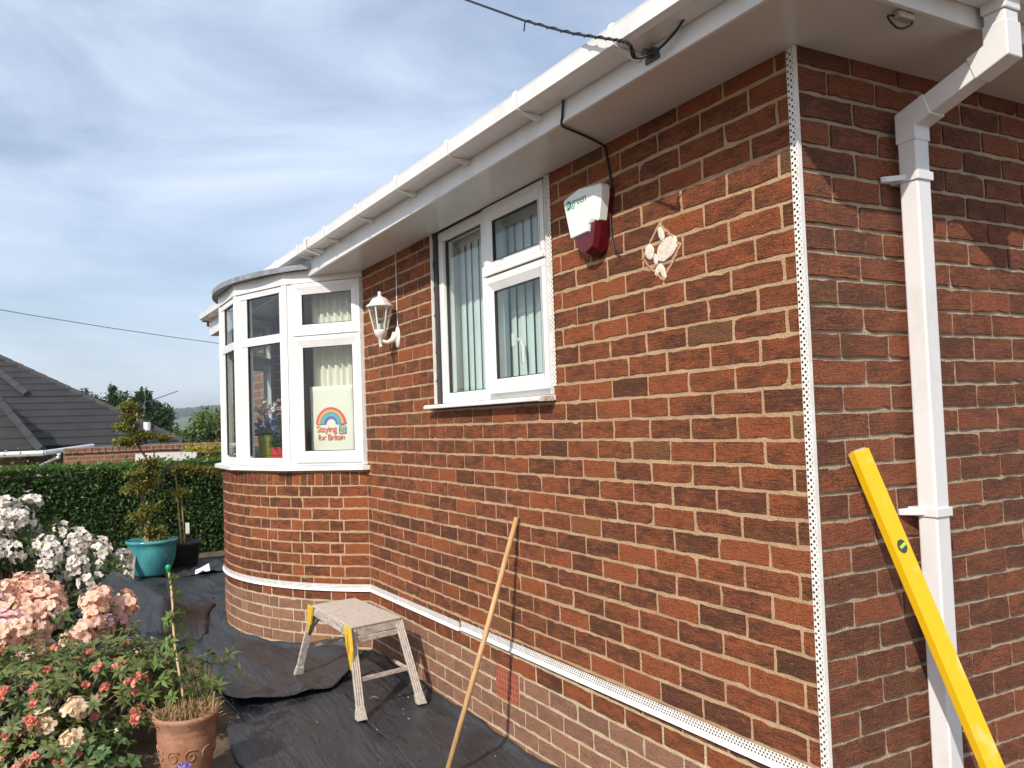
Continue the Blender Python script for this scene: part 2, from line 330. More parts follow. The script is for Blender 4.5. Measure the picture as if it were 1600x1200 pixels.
def sheet_mat():
    mt = mat('black_polythene', (0.022, 0.024, 0.028), 0.33, 0, 0.42); t = mt.node_tree; b = t.nodes['Principled BSDF']; K = t.links.new
    pos = N(t, 'ShaderNodeNewGeometry').outputs['Position']
    mp1 = N(t, 'ShaderNodeMapping'); mp1.inputs['Scale'].default_value = (1.0, 2.2, 1.0); mp1.inputs['Rotation'].default_value = (0, 0, 0.5); K(pos, mp1.inputs[0])
    d1 = N(t, 'ShaderNodeTexNoise', i_Scale=2.6, i_Detail=8.0, i_Roughness=0.66, i_Distortion=0.6); K(mp1.outputs[0], d1.inputs['Vector'])
    d2 = N(t, 'ShaderNodeTexNoise', i_Scale=26.0, i_Detail=5.0, i_Roughness=0.7); K(mp1.outputs[0], d2.inputs['Vector'])
    r1 = ramp(t, [(0.28, (0.05,)*3), (0.64, (0.85,)*3)]); K(d1.outputs['Fac'], r1.inputs[0])
    r2 = ramp(t, [(0.60, (0.0,)*3), (0.76, (0.5,)*3)]); K(d2.outputs['Fac'], r2.inputs[0])
    dust = mth(t, 'ADD', mth(t, 'MULTIPLY', r1.outputs[0], 0.55), mth(t, 'MULTIPLY', r2.outputs[0], r1.outputs[0]), True)
    d3 = N(t, 'ShaderNodeTexNoise', i_Scale=11.0, i_Detail=3.0); K(pos, d3.inputs['Vector'])
    r3 = ramp(t, [(0.72, (0.0,)*3), (0.80, (0.6,)*3)]); K(d3.outputs['Fac'], r3.inputs[0])
    c = mixc(t, dust, (0.020, 0.023, 0.028), (0.080, 0.084, 0.092)); c = mixc(t, r3.outputs[0], c, (0.16, 0.125, 0.095))
    K(c, b.inputs['Base Color'])
    K(mth(t, 'ADD', mth(t, 'MULTIPLY', dust, 0.45), 0.27), b.inputs['Roughness'])
    mp2 = N(t, 'ShaderNodeMapping'); mp2.inputs['Scale'].default_value = (4.0, 22.0, 4.0); mp2.inputs['Rotation'].default_value = (0, 0, 0.35); K(pos, mp2.inputs[0])
    w1 = N(t, 'ShaderNodeTexNoise', i_Scale=1.0, i_Detail=5.0, i_Distortion=1.0); K(mp2.outputs[0], w1.inputs['Vector'])
    bp = N(t, 'ShaderNodeBump', i_Strength=0.42, i_Distance=0.03)
    vo = N(t, 'ShaderNodeTexVoronoi', feature='DISTANCE_TO_EDGE', i_Scale=1.5); mp3 = N(t, 'ShaderNodeMapping'); mp3.inputs['Scale'].default_value = (0.8, 2.4, 1.0); mp3.inputs['Rotation'].default_value = (0, 0, 0.9); K(mixc(t, 0.12, pos, w1.outputs['Color']), mp3.inputs[0]); K(mp3.outputs[0], vo.inputs['Vector'])
    cr = ramp(t, [(0.0, (1, 1, 1)), (0.05, (0.25,)*3), (0.16, (0, 0, 0))]); K(vo.outputs['Distance'], cr.inputs[0])
    K(mth(t, 'ADD', w1.outputs['Fac'], mth(t, 'MULTIPLY', cr.outputs[0], 0.30)), bp.inputs['Height']); K(bp.outputs[0], b.inputs['Normal'])
    return mt
M['sheet'] = sheet_mat()

# ------------------------------------------------------------------ ground and far land
def gz(x, y):
    t = min(1, max(0, (-11.2 - x) / 3.0)); t = t*t*(3-2*t)
    z = -1.35 * t
    if x < -60: z -= min(1, (-60 - x) / 200.0) * 6
    return z
gx = [60, 20, 8, 4, 2, 0, -2, -4, -6, -8, -10, -11, -11.5, -12, -12.5, -13, -13.5, -14.2, -16, -25, -60, -120, -260, -600, -1500, -4000]
gy = [-2500, -600, -150, -40, -15, -8, -5, -3, -1.5, 0, 1.5, 3, 6, 15, 40, 150, 600, 2500]
g = MB(); g.add([(x, y, gz(x, y)) for x in gx for y in gy], [(i*len(gy)+j, (i+1)*len(gy)+j, (i+1)*len(gy)+j+1, i*len(gy)+j+1) for i in range(len(gx)-1) for j in range(len(gy)-1)])
def ground_mat():
    mt = varied('garden_soil', (0.075, 0.05, 0.032), (0.16, 0.11, 0.07), 6, 0.95, 0.9, 45); t = mt.node_tree; b = t.nodes['Principled BSDF']; K = t.links.new
    src = b.inputs['Base Color'].links[0].from_socket
    sx = N(t, 'ShaderNodeSeparateXYZ'); K(N(t, 'ShaderNodeNewGeometry').outputs['Position'], sx.inputs[0])
    f = mth(t, 'MULTIPLY', mth(t, 'SUBTRACT', mth(t, 'MULTIPLY', sx.outputs['X'], -1.0), 12.0), 0.5, True)
    nn = N(t, 'ShaderNodeTexNoise', i_Scale=0.02, i_Detail=4.0); rr = ramp(t, [(0.4, (0.055, 0.10, 0.03)), (0.6, (0.11, 0.16, 0.05))]); K(N(t, 'ShaderNodeNewGeometry').outputs['Position'], nn.inputs['Vector']); K(nn.outputs['Fac'], rr.inputs[0])
    K(mixc(t, f, src, rr.outputs[0]), b.inputs['Base Color']); return mt
M['ground'] = ground_mat()
tag(g.build('ground', M['ground'], origin=(0,0,0)), 'brown garden soil running under the flower beds', None, None, 'structure')

# wooded hill on the horizon
def hill(name, x0, x1, y0, y1, zf, nx, ny, mt, label):
    vs = []; fs = []
    for i in range(nx+1):
        for j in range(ny+1):
            x = x0 + (x1-x0)*i/nx; y = y0 + (y1-y0)*j/ny; vs.append((x, y, zf(x, y)))
    for i in range(nx):
        for j in range(ny): fs.append((i*(ny+1)+j, i*(ny+1)+j+1, (i+1)*(ny+1)+j+1, (i+1)*(ny+1)+j))
    o = MB().add(vs, fs).build(name, mt, origin=(0,0,0), smooth=True); tag(o, label, None, None, 'structure'); return o
M['field'] = varied('far_field', (0.055, 0.105, 0.03), (0.10, 0.155, 0.05), 0.012, 0.95)
M['wood'] = varied('far_wood', (0.022, 0.045, 0.02), (0.045, 0.075, 0.028), 0.05, 0.95, 0.8, 0.2)
def zfield(x, y):
    d = -x - 420; s = min(1, max(0, d/420.0)); return -7.4 + 26*s*s*(3-2*s)*(0.72+0.30*min(1.4, max(0, (y+20)/120))) + 1.5*noise.noise(Vector((x*0.01, y*0.01, 0)))
hill('hill', -420, -1300, -300, 420, zfield, 36, 50, M['field'], 'green hillside with pale fields beyond the neighbouring roof')
wv = []; wc = []
for _ in range(5200):
    x = nrg.uniform(-860, -560); y = nrg.uniform(-120, 260)
    keep = x < -735 + 40*noise.noise(Vector((y*0.02, 3, 0))) or noise.noise(Vector((x*0.02, y*0.02, 5))) > 0.26
    if keep: wv.append((x, y, zfield(x, y)))
wv = np.array(wv)
def blob_mass(name, pts, rad, mt, label, n=1, kind='stuff'):
    bm = bmesh.new(); bmesh.ops.create_icosphere(bm, subdivisions=1, radius=1.0)
    bv = np.array([v.co[:] for v in bm.verts]); bf = np.array([[v.index for v in f.verts] for f in bm.faces]); bm.free()
    K = len(pts); V = np.repeat(pts[:, None, :], len(bv), 1)
    rr = rad * nrg.uniform(0.6, 1.3, (K, 1, 1)); V = V + bv[None] * rr * nrg.uniform(0.75, 1.25, (K, len(bv), 1)) * np.array([1, 1, 0.9])
    F = (bf[None] + (np.arange(K)*len(bv))[:, None, None]).reshape(-1, 3)
    o = np_mesh(name, V.reshape(-1, 3), F, mt, kind=kind); return tag(o, label)
blob_mass('forest', wv, 4.5, M['wood'], 'dark woodland covering the top of the far hill')

# ------------------------------------------------------------------ foliage generators
def leaves_np(pos, direc, ln, wd, bend=0.25, tone=None, roll=None):
    """folded pointed leaves, 6 verts / 4 tris each"""
    n = len(pos); d = direc / np.linalg.norm(direc, axis=1, keepdims=True)
    ref = nrg.normal(size=(n, 3)) * 0.5 + np.array([0, 0, 1.0]) if roll is None else roll
    s = np.cross(d, ref); s /= np.linalg.norm(s, axis=1, keepdims=True) + 1e-9
    u = np.cross(s, d)
    ln = np.broadcast_to(np.asarray(ln, float).reshape(-1, 1), (n, 1)); wd = np.broadcast_to(np.asarray(wd, float).reshape(-1, 1), (n, 1))
    p0 = pos; pm = pos + d*ln*0.5 + u*ln*0.06; pt = pos + d*ln - u*ln*bend
    pl = pos + d*ln*0.48 + s*wd*0.5 + u*wd*0.22; pr = pos + d*ln*0.48 - s*wd*0.5 + u*wd*0.22
    V = np.stack([p0, pl, pm, pr, pt], 1).reshape(-1, 3)
    o = (np.arange(n)*5)[:, None]
    F = np.concatenate([o+np.array([[0, 2, 1]]), o+np.array([[0, 3, 2]]), o+np.array([[1, 2, 4]]), o+np.array([[2, 3, 4]])], 0)
    tone = nrg.uniform(0, 1, n) if tone is None else tone
    A = np.repeat(np.stack([tone, tone, tone, np.ones(n)], 1), 5, 0)
    return V, F, A
def petals_np(pos, direc, ln, wd, roll, tone, curl=0.15):
    n = len(pos); d = direc / np.linalg.norm(direc, axis=1, keepdims=True)
    s = np.cross(d, roll); s /= np.linalg.norm(s, axis=1, keepdims=True) + 1e-9; u = np.cross(s, d)
    ln = np.broadcast_to(np.asarray(ln, float).reshape(-1, 1), (n, 1)); wd = np.broadcast_to(np.asarray(wd, float).reshape(-1, 1), (n, 1))
    rows = [pos, pos + d*ln*0.5 + s*wd*0.46 + u*wd*0.10, pos + d*ln*0.52, pos + d*ln*0.5 - s*wd*0.46 + u*wd*0.10,
            pos + d*ln*0.88 + s*wd*0.40 - u*ln*curl, pos + d*ln - u*ln*curl*1.3, pos + d*ln*0.88 - s*wd*0.40 - u*ln*curl]
    V = np.stack(rows, 1).reshape(-1, 3); o = (np.arange(n)*7)[:, None]
    F = np.concatenate([o+np.array([q]) for q in ([0, 2, 1], [0, 3, 2], [1, 2, 5], [1, 5, 4], [2, 3, 6], [2, 6, 5])], 0)
    A = np.repeat(np.stack([tone, tone, tone, np.ones(n)], 1), 7, 0).reshape(n, 7, 4); A[:, 0, :3] = 0.05; A[:, 2, :3] *= 0.75
    return V, F, A.reshape(-1, 4)
def joinm(parts):
    V = []; F = []; A = []; o = 0
    for v, f, a in parts:
        V.append(v); F.append(f + o); A.append(a); o += len(v)
    return np.concatenate(V), np.concatenate(F), np.concatenate(A)
def unit(n):
    v = nrg.normal(size=(n, 3)); return v / np.linalg.norm(v, axis=1, keepdims=True)

# clipped hedge
def hedge(name, x0, x1, y0, y1, z0, z1, n, ln, mleaf, label, seedw=0.05):
    t = thing(name, ((x0+x1)/2, (y0+y1)/2, z0), label, 'hedge')
    c = MB().box(x0+0.09, x1-0.09, y0+0.05, y1-0.05, z0, z1-0.09); c.build('shade_core', M['hedge_core'], t)  # solid near-black box, paints the inner shade seen between the leaves
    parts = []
    A1 = (y1-y0)*(z1-z0); A2 = (y1-y0)*(x1-x0)
    k = int(n*A1/(A1+A2))
    y = nrg.uniform(y0, y1, k); z = nrg.uniform(z0, z1, k); dep = np.abs(nrg.normal(0, 0.035, k))
    wob = np.array([seedw*noise.noise(Vector((a*1.7, b*2.1, 1))) + 0.02*noise.noise(Vector((a*9, b*9, 4))) for a, b in zip(y, z)])
    p = np.stack([x1 - dep + wob, y, z], 1); d = unit(k)*0.8 + np.array([0.75, 0.1, 0.15])
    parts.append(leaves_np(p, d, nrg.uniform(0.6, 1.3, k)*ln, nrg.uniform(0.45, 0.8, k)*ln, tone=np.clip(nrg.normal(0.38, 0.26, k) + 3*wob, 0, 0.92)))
    k2 = n - k
    y = nrg.uniform(y0, y1, k2); x = nrg.uniform(x0, x1, k2)
    wob = np.array([0.035*noise.noise(Vector((a*1.3, b*1.3, 1))) for a, b in zip(x, y)])
    p = np.stack([x, y, z1 - np.abs(nrg.normal(0, 0.03, k2)) + wob + nrg.exponential(0.010, k2)*(1 + 4*(nrg.random(k2) < 0.05))], 1); d = unit(k2)*0.8 + np.array([0.3, 0, 0.8])
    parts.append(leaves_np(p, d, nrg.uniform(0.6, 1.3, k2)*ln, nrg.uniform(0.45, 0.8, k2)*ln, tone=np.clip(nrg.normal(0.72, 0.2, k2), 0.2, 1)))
    V, F, A = joinm(parts); np_mesh('foliage', V, F, mleaf, t, ((x0+x1)/2, (y0+y1)/2, z0), A)
    return t
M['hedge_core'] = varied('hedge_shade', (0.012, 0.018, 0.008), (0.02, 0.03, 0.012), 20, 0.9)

def tree(name, base, h, blobs, n, ln, mleaf, label, group=None, trunk_r=0.12, cat='tree'):
    """tapered trunk, limbs to each clump, leaves in uneven clumps"""
    t = thing(name, base, label, cat, group); b = V3(base)
    tk = MB(); top = b + V3((0.02*h, 0.03*h, h*0.72))
    tk.tube([b, b.lerp(top, 0.4) + V3((0.02*h, 0, 0)), top], [trunk_r, trunk_r*0.7, trunk_r*0.25], 7)
    for (c, r) in blobs:
        c = V3(c); st = b.lerp(top, min(0.95, max(0.3, (c.z-b.z)/h*0.75)))
        tk.tube([st, (st+c)/2 + V3((0, 0, 0.05*h)), c], [trunk_r*0.4, trunk_r*0.22, trunk_r*0.08], 5)
    tk.build('trunk', M['bark'], t)
    parts = []; tot = sum(r[0]*r[1]*r[2] if isinstance(r, tuple) else r**3 for c, r in blobs)
    for c, r in blobs:
        r3 = np.array(r if isinstance(r, tuple) else (r, r, r)); k = int(n*(r3.prod())**0.8/sum((np.prod(q if isinstance(q, tuple) else (q,)*3))**0.8 for _, q in blobs))
        sub = np.array(c) + unit(max(5, k//60)) * r3 * nrg.uniform(0.35, 1.0, (max(5, k//60), 1))
        ii = nrg.integers(0, len(sub), k); p = sub[ii] + nrg.normal(0, 1, (k, 3)) * r3 * 0.17
        d = unit(k) + (p - np.array(c))/r3*0.5 + np.array([0, 0, 0.2])
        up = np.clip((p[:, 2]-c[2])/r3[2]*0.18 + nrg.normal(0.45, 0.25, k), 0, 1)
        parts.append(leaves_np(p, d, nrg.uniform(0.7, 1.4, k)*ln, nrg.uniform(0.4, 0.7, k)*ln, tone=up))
    V, F, A = joinm(parts); np_mesh('crown', V, F, mleaf, t, base, A)
    return t

# ------------------------------------------------------------------ neighbouring bungalow
nb = thing('neighbour_house', (-21, -2.5, -1.35), 'neighbouring bungalow with dark tiled hipped roof and red brick wall beyond the hedge', 'house')
T31 = math.tan(R(31)); E0 = V3((-20, 0.99, 1.381))
nw = MB(); nw.box(-28, -20.45, -9, 0.55, -1.35, 1.30)
def far_brick():
    mt = mat('far_brickwork', (0.3, 0.12, 0.07), 0.9); t = mt.node_tree; b = t.nodes['Principled BSDF']; K = t.links.new
    sx = N(t, 'ShaderNodeSeparateXYZ'); K(N(t, 'ShaderNodeNewGeometry').outputs['Position'], sx.inputs[0])
    cb = N(t, 'ShaderNodeCombineXYZ'); K(mth(t, 'ADD', sx.outputs['Y'], sx.outputs['X']), cb.inputs[0]); K(sx.outputs['Z'], cb.inputs[1])
    br = N(t, 'ShaderNodeTexBrick', i_Scale=1.0); br.inputs['Color1'].default_value = (0.30, 0.115, 0.065, 1); br.inputs['Color2'].default_value = (0.20, 0.085, 0.055, 1); br.inputs['Mortar'].default_value = (0.34, 0.24, 0.16, 1)
    br.inputs['Brick Width'].default_value = 0.225; br.inputs['Row Height'].default_value = 0.08; br.inputs['Mortar Size'].default_value = 0.008
    K(cb.outputs[0], br.inputs['Vector']); K(br.outputs['Color'], b.inputs['Base Color']); return mt
M['far_brick'] = far_brick()
nw.build('wall', M['far_brick'], nb)
nw = MB(); nw.box(-20.4, -18.85, -9, -2.3, -1.35, 1.25); nw.build('wall', M['far_brick'], nb)
nroof = MB().prism([(-20.02, -9, 1.36), (-20.02, 0.95, 1.36), (-26, -4.9, 1.36+5.98*T31-0.05), (-26, -9, 1.36+5.98*T31-0.05)], (0, 0, -0.05)).build('roof', M['roof_tile'], nb)
gch = 0.33*math.cos(R(31))
for i in range(20):
    d0 = i*gch; d1 = (i+1.12)*gch; c = MB()
    q = lambda d, y, o: V3((-20-d, y, 1.381 + d*T31 + o))
    c.prism([q(d0, -9, 0.045), q(d0, 0.99-d0, 0.045), q(d1, 0.99-d1, 0.012), q(d1, -9, 0.012)], (0, 0, -0.03))
    c.build('tile_course', M['roof_tile'], nroof)
wroof = MB().prism([(-18.52, -9, 1.30), (-18.52, -1.99, 1.30), (-19.75, -2.856, 2.54), (-19.75, -9, 2.54)], (0, 0, -0.04))
wroof.add([(-18.5, -1.975, 1.324), (-19.75, -2.856, 2.587), (-23, -2.856, 2.587), (-23, -1.975, 1.324), (-19.75, -9, 2.587), (-23, -9, 2.587)], [(0, 3, 2, 1), (1, 2, 5, 4)])
wroof = wroof.build('roof', M['roof_tile'], nb)
for i in range(5):
    d0 = i*0.24; d1 = (i+1.12)*0.24
    q = lambda d, y, o: V3((-18.5-d, y, 1.324 + d*1.01 + o))
    MB().prism([q(d0, -9, 0.05), q(d0, -1.975-0.7045*d0, 0.05), q(d1, -1.975-0.7045*d1, 0.012), q(d1, -9, 0.012)], (0, 0, -0.03)).build('tile_course', M['roof_tile'], wroof)
def hip_caps(p, q, n, w, parent):
    p, q = V3(p), V3(q); d = (q-p)/n; sd = d.cross(V3((0, 0, 1))).normalized()
    for i in range(n):
        a = p + d*i; b = a + d*1.06; c = MB(); up = V3((0, 0, 0.055)); up2 = V3((0, 0, 0.040))
        c.add([a-sd*w-V3((0,0,0.05)), a+up, a+sd*w-V3((0,0,0.05)), b-sd*w-V3((0,0,0.06)), b+up2, b+sd*w-V3((0,0,0.06)), a-V3((0,0,0.06)), b-V3((0,0,0.06))],
              [(0,1,4,3), (1,2,5,4), (0,6,1), (1,6,2), (3,4,7), (4,5,7)])
        c.build('hip_tile', M['hip_tile'], parent)
hip_caps(E0+V3((0.02, 0.02, 0.03)), E0+V3((-5.7, -5.7, 5.7*T31+0.03)), 22, 0.075, nroof)
hip_caps((-18.46, -1.96, 1.36), (-19.77, -2.87, 2.65), 5, 0.12, wroof)
hip_caps((-22.0, -2.25, 2.70), (-23.4, -3.1, 3.55), 5, 0.12, nroof)
MB().tube([(-18.42, -9, 1.27), (-18.42, -1.95, 1.27)], 0.06, 8).build('gutter', M['upvc'], nb)
MB().tube([(-18.42, -1.95, 1.27), (-19.9, -0.95, 1.36)], 0.055, 8).build('gutter', M['upvc'], nb)
MB().tube([(-19.9, -0.95, 1.34), (-19.9, 0.95, 1.33)], 0.05, 8).build('gutter', M['dark_steel'], nb)
MB().tube([(-18.6, -1.66, 1.24), (-18.62, -1.66, 1.17), (-18.7, -2.02, 1.0), (-18.7, -2.02, -1.3)], 0.04, 8).build('downpipe', M['upvc'], nb)
MB().tube([(-20.5, 0.262, 1.50), (-20.5, 0.262, 1.88)], 0.085, 10).build('vent_pipe', M['upvc'], nb)
ta = thing('tv_aerial', (-21, 0.19, 1.9), 'thin television aerial with long angled boom above the dark tiled roof', 'aerial')
MB().tube([(-21, 0.19, 1.55), (-21, 0.292, 2.56)], 0.012, 6).build('mast', M['dark_steel'], ta)
MB().tube([(-21, 0.103, 2.312), (-21, 1.041, 2.647)], 0.010, 6).build('boom', M['dark_steel'], ta)
for k in range(9):
    f = 0.3+0.075*k; p = V3((-21, 0.103+0.938*f, 2.312+0.335*f))
    MB().tube([p+V3((0.18-0.01*k, 0, 0)), p-V3((0.18-0.01*k, 0, 0))], 0.005, 4).build('element', M['dark_steel'], ta)
MB().tube([(-21, 0.40, 2.41), (-21, 0.44, 2.30)], 0.02, 5).build('bracket', M['dark_steel'], ta)
tag(MB().tube([(-20-0.2*k, -7+k*1.6, 5.25-0.31*k+0.012*k*k) for k in range(14)], 0.008, 5).build('overhead_wire', M['cable']), 'thin dark overhead wire crossing the sky above the far roof', 'wire')

gw = thing('garden_wall', (-17, 0.9, -1.35), 'red brick garden wall with upright coping behind the clipped hedge', 'wall')
MB().box(-17.2, -17.0, -1.6, 3.4, -1.35, 1.26).build('brickwork', M['far_brick'], gw)
cm = [None]
for k in range(40):
    y = -1.6 + 0.125*k
    if cm[0] is None:
        cm[0] = MB().box(-17.23, -16.97, y, y+0.112, 1.262, 1.368).build('coping_brick', M['far_brick'], gw, bevel=0)
    else:
        c = cm[0].copy(); col.objects.link(c); c.parent = gw; c.location = cm[0].location + V3((0, 0.125*k, rng.uniform(-0.006, 0.006)))
tag(MB().prism([(-14.0, -0.57, -1.35), (-14.0, 0.40, -1.35), (-14.0, 0.40, 1.245), (-14.0, -0.2, 1.262), (-14.0, -0.57, 1.255)], (-0.14, 0, 0)).build('low_wall', M['white_render'] if 'white_render' in M else M['white_paint']), 'short white painted garden wall showing above the dark hedge', 'wall')
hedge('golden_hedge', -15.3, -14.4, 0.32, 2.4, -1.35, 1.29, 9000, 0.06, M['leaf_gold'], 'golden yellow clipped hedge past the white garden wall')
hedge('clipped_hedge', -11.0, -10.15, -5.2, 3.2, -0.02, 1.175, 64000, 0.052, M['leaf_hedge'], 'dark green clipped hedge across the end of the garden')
tree('pale_tree', (-26, 2.6, -1.4), 4.2, [((-26, 2.15, 1.35), (0.7, 0.6, 0.5)), ((-26, 2.8, 1.75), (0.8, 0.65, 0.6)), ((-26.2, 3.4, 1.5), (0.9, 0.7, 0.7)), ((-26.3, 2.7, 0.8), (0.9, 0.9, 0.6)), ((-26.2, 4.2, 1.2), (0.9, 0.9, 0.8))], 15000, 0.14, M['leaf_pale'], 'pale green bushy tree right of the roof end, close to the bay', 'trees beyond the hedge')
tree('dark_tree', (-34, 1.3, -1.5), 5.0, [((-34, 0.6, 2.4), (0.8, 0.75, 0.7)), ((-34, 1.4, 2.55), (0.8, 0.7, 0.6)), ((-34, 2.1, 2.1), (0.8, 0.6, 0.7)), ((-34.3, 1.4, 1.6), (1.0, 1.1, 0.8)), ((-34, -0.3, 2.5), (0.7, 0.7, 0.6))], 12000, 0.17, M['leaf_tree'], 'dark rounded tree rising just above the hip of the tiled roof', 'trees beyond the hedge')
def conifer(base, h, r, label):
    t = thing('conifer_tree', base, label, 'tree', 'trees beyond the hedge'); b = V3(base)
    MB().tube([b, b+V3((0, 0, h))], [r*0.12, 0.01], 6).build('trunk', M['bark'], t)
    k = 2600; zz = nrg.uniform(0.1, 1, k)**0.8; lay = np.round(zz*14)/14; an = nrg.uniform(0, 6.28, k); rad = r*(1-lay)*nrg.uniform(0.1, 1.0, k)
    p = np.stack([b.x+rad*np.cos(an), b.y+rad*np.sin(an), b.z+h*lay - rad*0.25 + nrg.normal(0, 0.02*h, k)], 1)
    d = np.stack([np.cos(an), np.sin(an), np.full(k, 0.1)], 1) + unit(k)*0.5
    V, F, A = leaves_np(p, d, nrg.uniform(0.12, 0.24, k), 0.07); np_mesh('crown', V, F, M['leaf_tree'], t, base, A)
conifer((-32, -0.62, -1.5), 4.55, 0.55, 'slim pointed conifer furthest left of the treetops behind the tiled roof')
conifer((-33, 0.35, -1.5), 4.75, 0.6, 'pointed conifer between the slim one and the rounded dark tree')
tree('young_tree', (-31, -0.1, -1.5), 4.2, [((-31, -0.18, 2.15), (0.4, 0.35, 0.35)), ((-31, 0.15, 1.9), (0.5, 0.4, 0.4)), ((-31, -0.5, 1.9), (0.4, 0.4, 0.4))], 3500, 0.13, M['leaf_pale'], 'small bright green tree peeping over the roof hip between conifers', 'trees beyond the hedge')

# ------------------------------------------------------------------ the bungalow
ZS = 2.676            # soffit underside
INX = -3.92           # inner corner of bay
XC, YC, RB = -5.35, 1.16, 1.84
def arc(th, r=RB): return V3((XC + r*math.sin(R(th)), YC - r*math.cos(R(th)), 0))
FV = [arc(t) for t in (51, 30.6, 10.2, -10.2, -30.6, -51)]
house = thing('bungalow', (-3.5, 2.0, 0), 'red brick bungalow with white windows, bow bay and white eaves being prepared for rendering', 'house')
# wall cores (mortar faces)
fw = MB()
fw.box(INX, -2.70, 0.003, 0.24, 0.465, ZS+0.02); fw.box(-1.43, -0.010, 0.003, 0.24, 0.465, ZS+0.02); fw.box(-2.70, -1.43, 0.003, 0.24, 0.465, 1.665)
front_wall = fw.build('front_wall', M['mortar'], house)
MB().box(INX, -0.010, 0.003, 0.24, -0.3, 0.464).build('plinth_wall', M['mortar_plinth'], house)
sw = MB(); sw.box(-0.24, -0.0065, 0.24, 6.0, -0.3, ZS+0.02); sw.box(-0.24, -0.0065, 0.0045, 0.2395, -0.3, ZS+0.015)
side_wall = sw.build('side_wall', M['mortar_side'], house)
bw = MB(); n = 40; ths = [51 - 102*i/n for i in range(n+1)]
vs = []
for t in ths:
    for r in (RB-0.004, RB-0.22):
        for z in (0.455, 1.285): p = arc(t, r); vs.append((p.x, p.y, z))
fs = []
for i in range(n):
    a = i*4; b = a+4
    fs += [(a, b, b+1, a+1), (a+2, a+3, b+3, b+2), (a+1, b+1, b+3, a+3)]
bw.add(vs, fs); bay_wall = bw.build('bay_wall', M['mortar'], house)
MB().add([(x, y, -0.3 if z < 1 else 0.4545) for x, y, z in vs], fs).build('plinth_wall', M['mortar_plinth'], house)
MB().box(-8.3, -6.78, 0.0, 0.24, -0.3, ZS+0.02).build('front_wall', M['far_brick'], house)
# inner room
rm = MB(); rm.box(-8.3, -8.1, 0.24, 4.4, -0.3, ZS+0.02); rm.box(-8.3, -0.24, 4.2, 4.4, -0.3, ZS+0.02); rm.build('room_wall', M['plaster'], house)
MB().box(-3.2, -3.1, 0.26, 4.2, 0.0, 2.66).build('room_partition', M['plaster'], house)
MB().add([(-8.3, 0.1, 2.68), (-0.1, 0.1, 2.68), (-0.1, 4.4, 2.68), (-8.3, 4.4, 2.68), (-8.3, 0.1, 2.74), (-0.1, 0.1, 2.74), (-0.1, 4.4, 2.74), (-8.3, 4.4, 2.74)], [(0,1,2,3), (4,7,6,5), (0,4,5,1), (1,5,6,2), (2,6,7,3), (3,7,4,0)]).build('room_ceiling', M['plaster'], house)
MB().box(-8.2, -0.2, -0.6, 4.3, 0.06, 0.10).build('room_floor', M['straw'], house) if False else MB().box(-8.2, -0.25, 0.25, 4.3, 0.06, 0.10).build('room_floor', M['bark'], house)

# ---- bricks
def scr(p):
    d = V3(p) - CAM; z = max(0.2, d.dot(_f)); return (800+1325*d.dot(_r)/z, 600-1325*d.dot(_u)/z, z)
BR = []    # (area, function)
def brick_geo(o, u, nrm, ln, ht, dep, seed):
    """brick in world space: outline with worn uneven edges, chamfered face"""
    r = random.Random(seed); u = V3(u); nrm = V3(nrm); w = V3((0, 0, 1)); o = V3(o)
    j = 0.0023
    pts = []
    k = 7 if ln > 0.14 else 5
    for i in range(k): pts.append((ln*i/(k-1), 0.0))
    pts.append((ln, ht/2))
    for i in range(k): pts.append((ln - ln*i/(k-1), ht))
    pts.append((0.0, ht/2))
    m_ = len(pts); f0 = r.uniform(-0.0005, 0.0016); tl = r.uniform(-0.008, 0.008); tl2 = r.uniform(-0.02, 0.02)
    vs = []; chip = r.randrange(m_) if r.random() < 0.45 else -1
    for i, (a, b) in enumerate(pts):
        a2 = a + r.uniform(-j, j)*0.8; b2 = b + r.uniform(-j, j)
        c = 0.0008 + 0.001*r.random() + (r.uniform(0.003, 0.007) if i == chip else 0)
        a2 += c*(1 if a < ln*0.1 else (-1 if a > ln*0.9 else 0)); b2 += c*(1 if b < ht*0.2 else (-1 if b > ht*0.8 else 0))
        vs.append(o + u*a2 + w*b2 + nrm*(f0 + tl*(a/ln-0.5)*0.2 + tl2*(b/ht-0.5)*0.05))
    vs += [v - nrm*dep + (o + u*ln/2 + w*ht/2 - v)*0.01 for v in vs]
    fs = [tuple(range(m_))] + [(m_+i, m_+(i+1) % m_, (i+1) % m_, i) for i in range(m_)]
    return vs, fs
def brick_attr(r, plinth=False, dk=0.0):
    t = r.random(); tone = 0.05 + 0.5*t + dk
    if r.random() < 0.18: tone = -0.40 + 0.35*r.random()
    if r.random() < 0.05: tone = 0.72
    buff = 0.9*r.random() if r.random() < 0.03 else 0.0
    return (tone, r.random(), buff, 1)
seed = [100]
def add_brick(o, u, nrm, ln, ht, dep, mk, parent, dk=0.0):
    seed[0] += 1; s = seed[0]; r = random.Random(s*7+1)
    o = V3(o); u = V3(u)
    c = o + u*ln/2 + V3((0, 0, ht/2)); a = scr(o); b = scr(o+u*ln)
    area = abs(b[0]-a[0]) * ht*1325/a[2]
    cx, cy, _ = scr(c)
    if not (-20 < cx < 1640 and -20 < cy < 1230): area *= 0.01
    BR.append((area, o, u, V3(nrm), ln, ht, dep, s, mk, parent, brick_attr(r, dk=dk)))
LF, LS_ = 0.2279, 0.2204
J = 0.0058
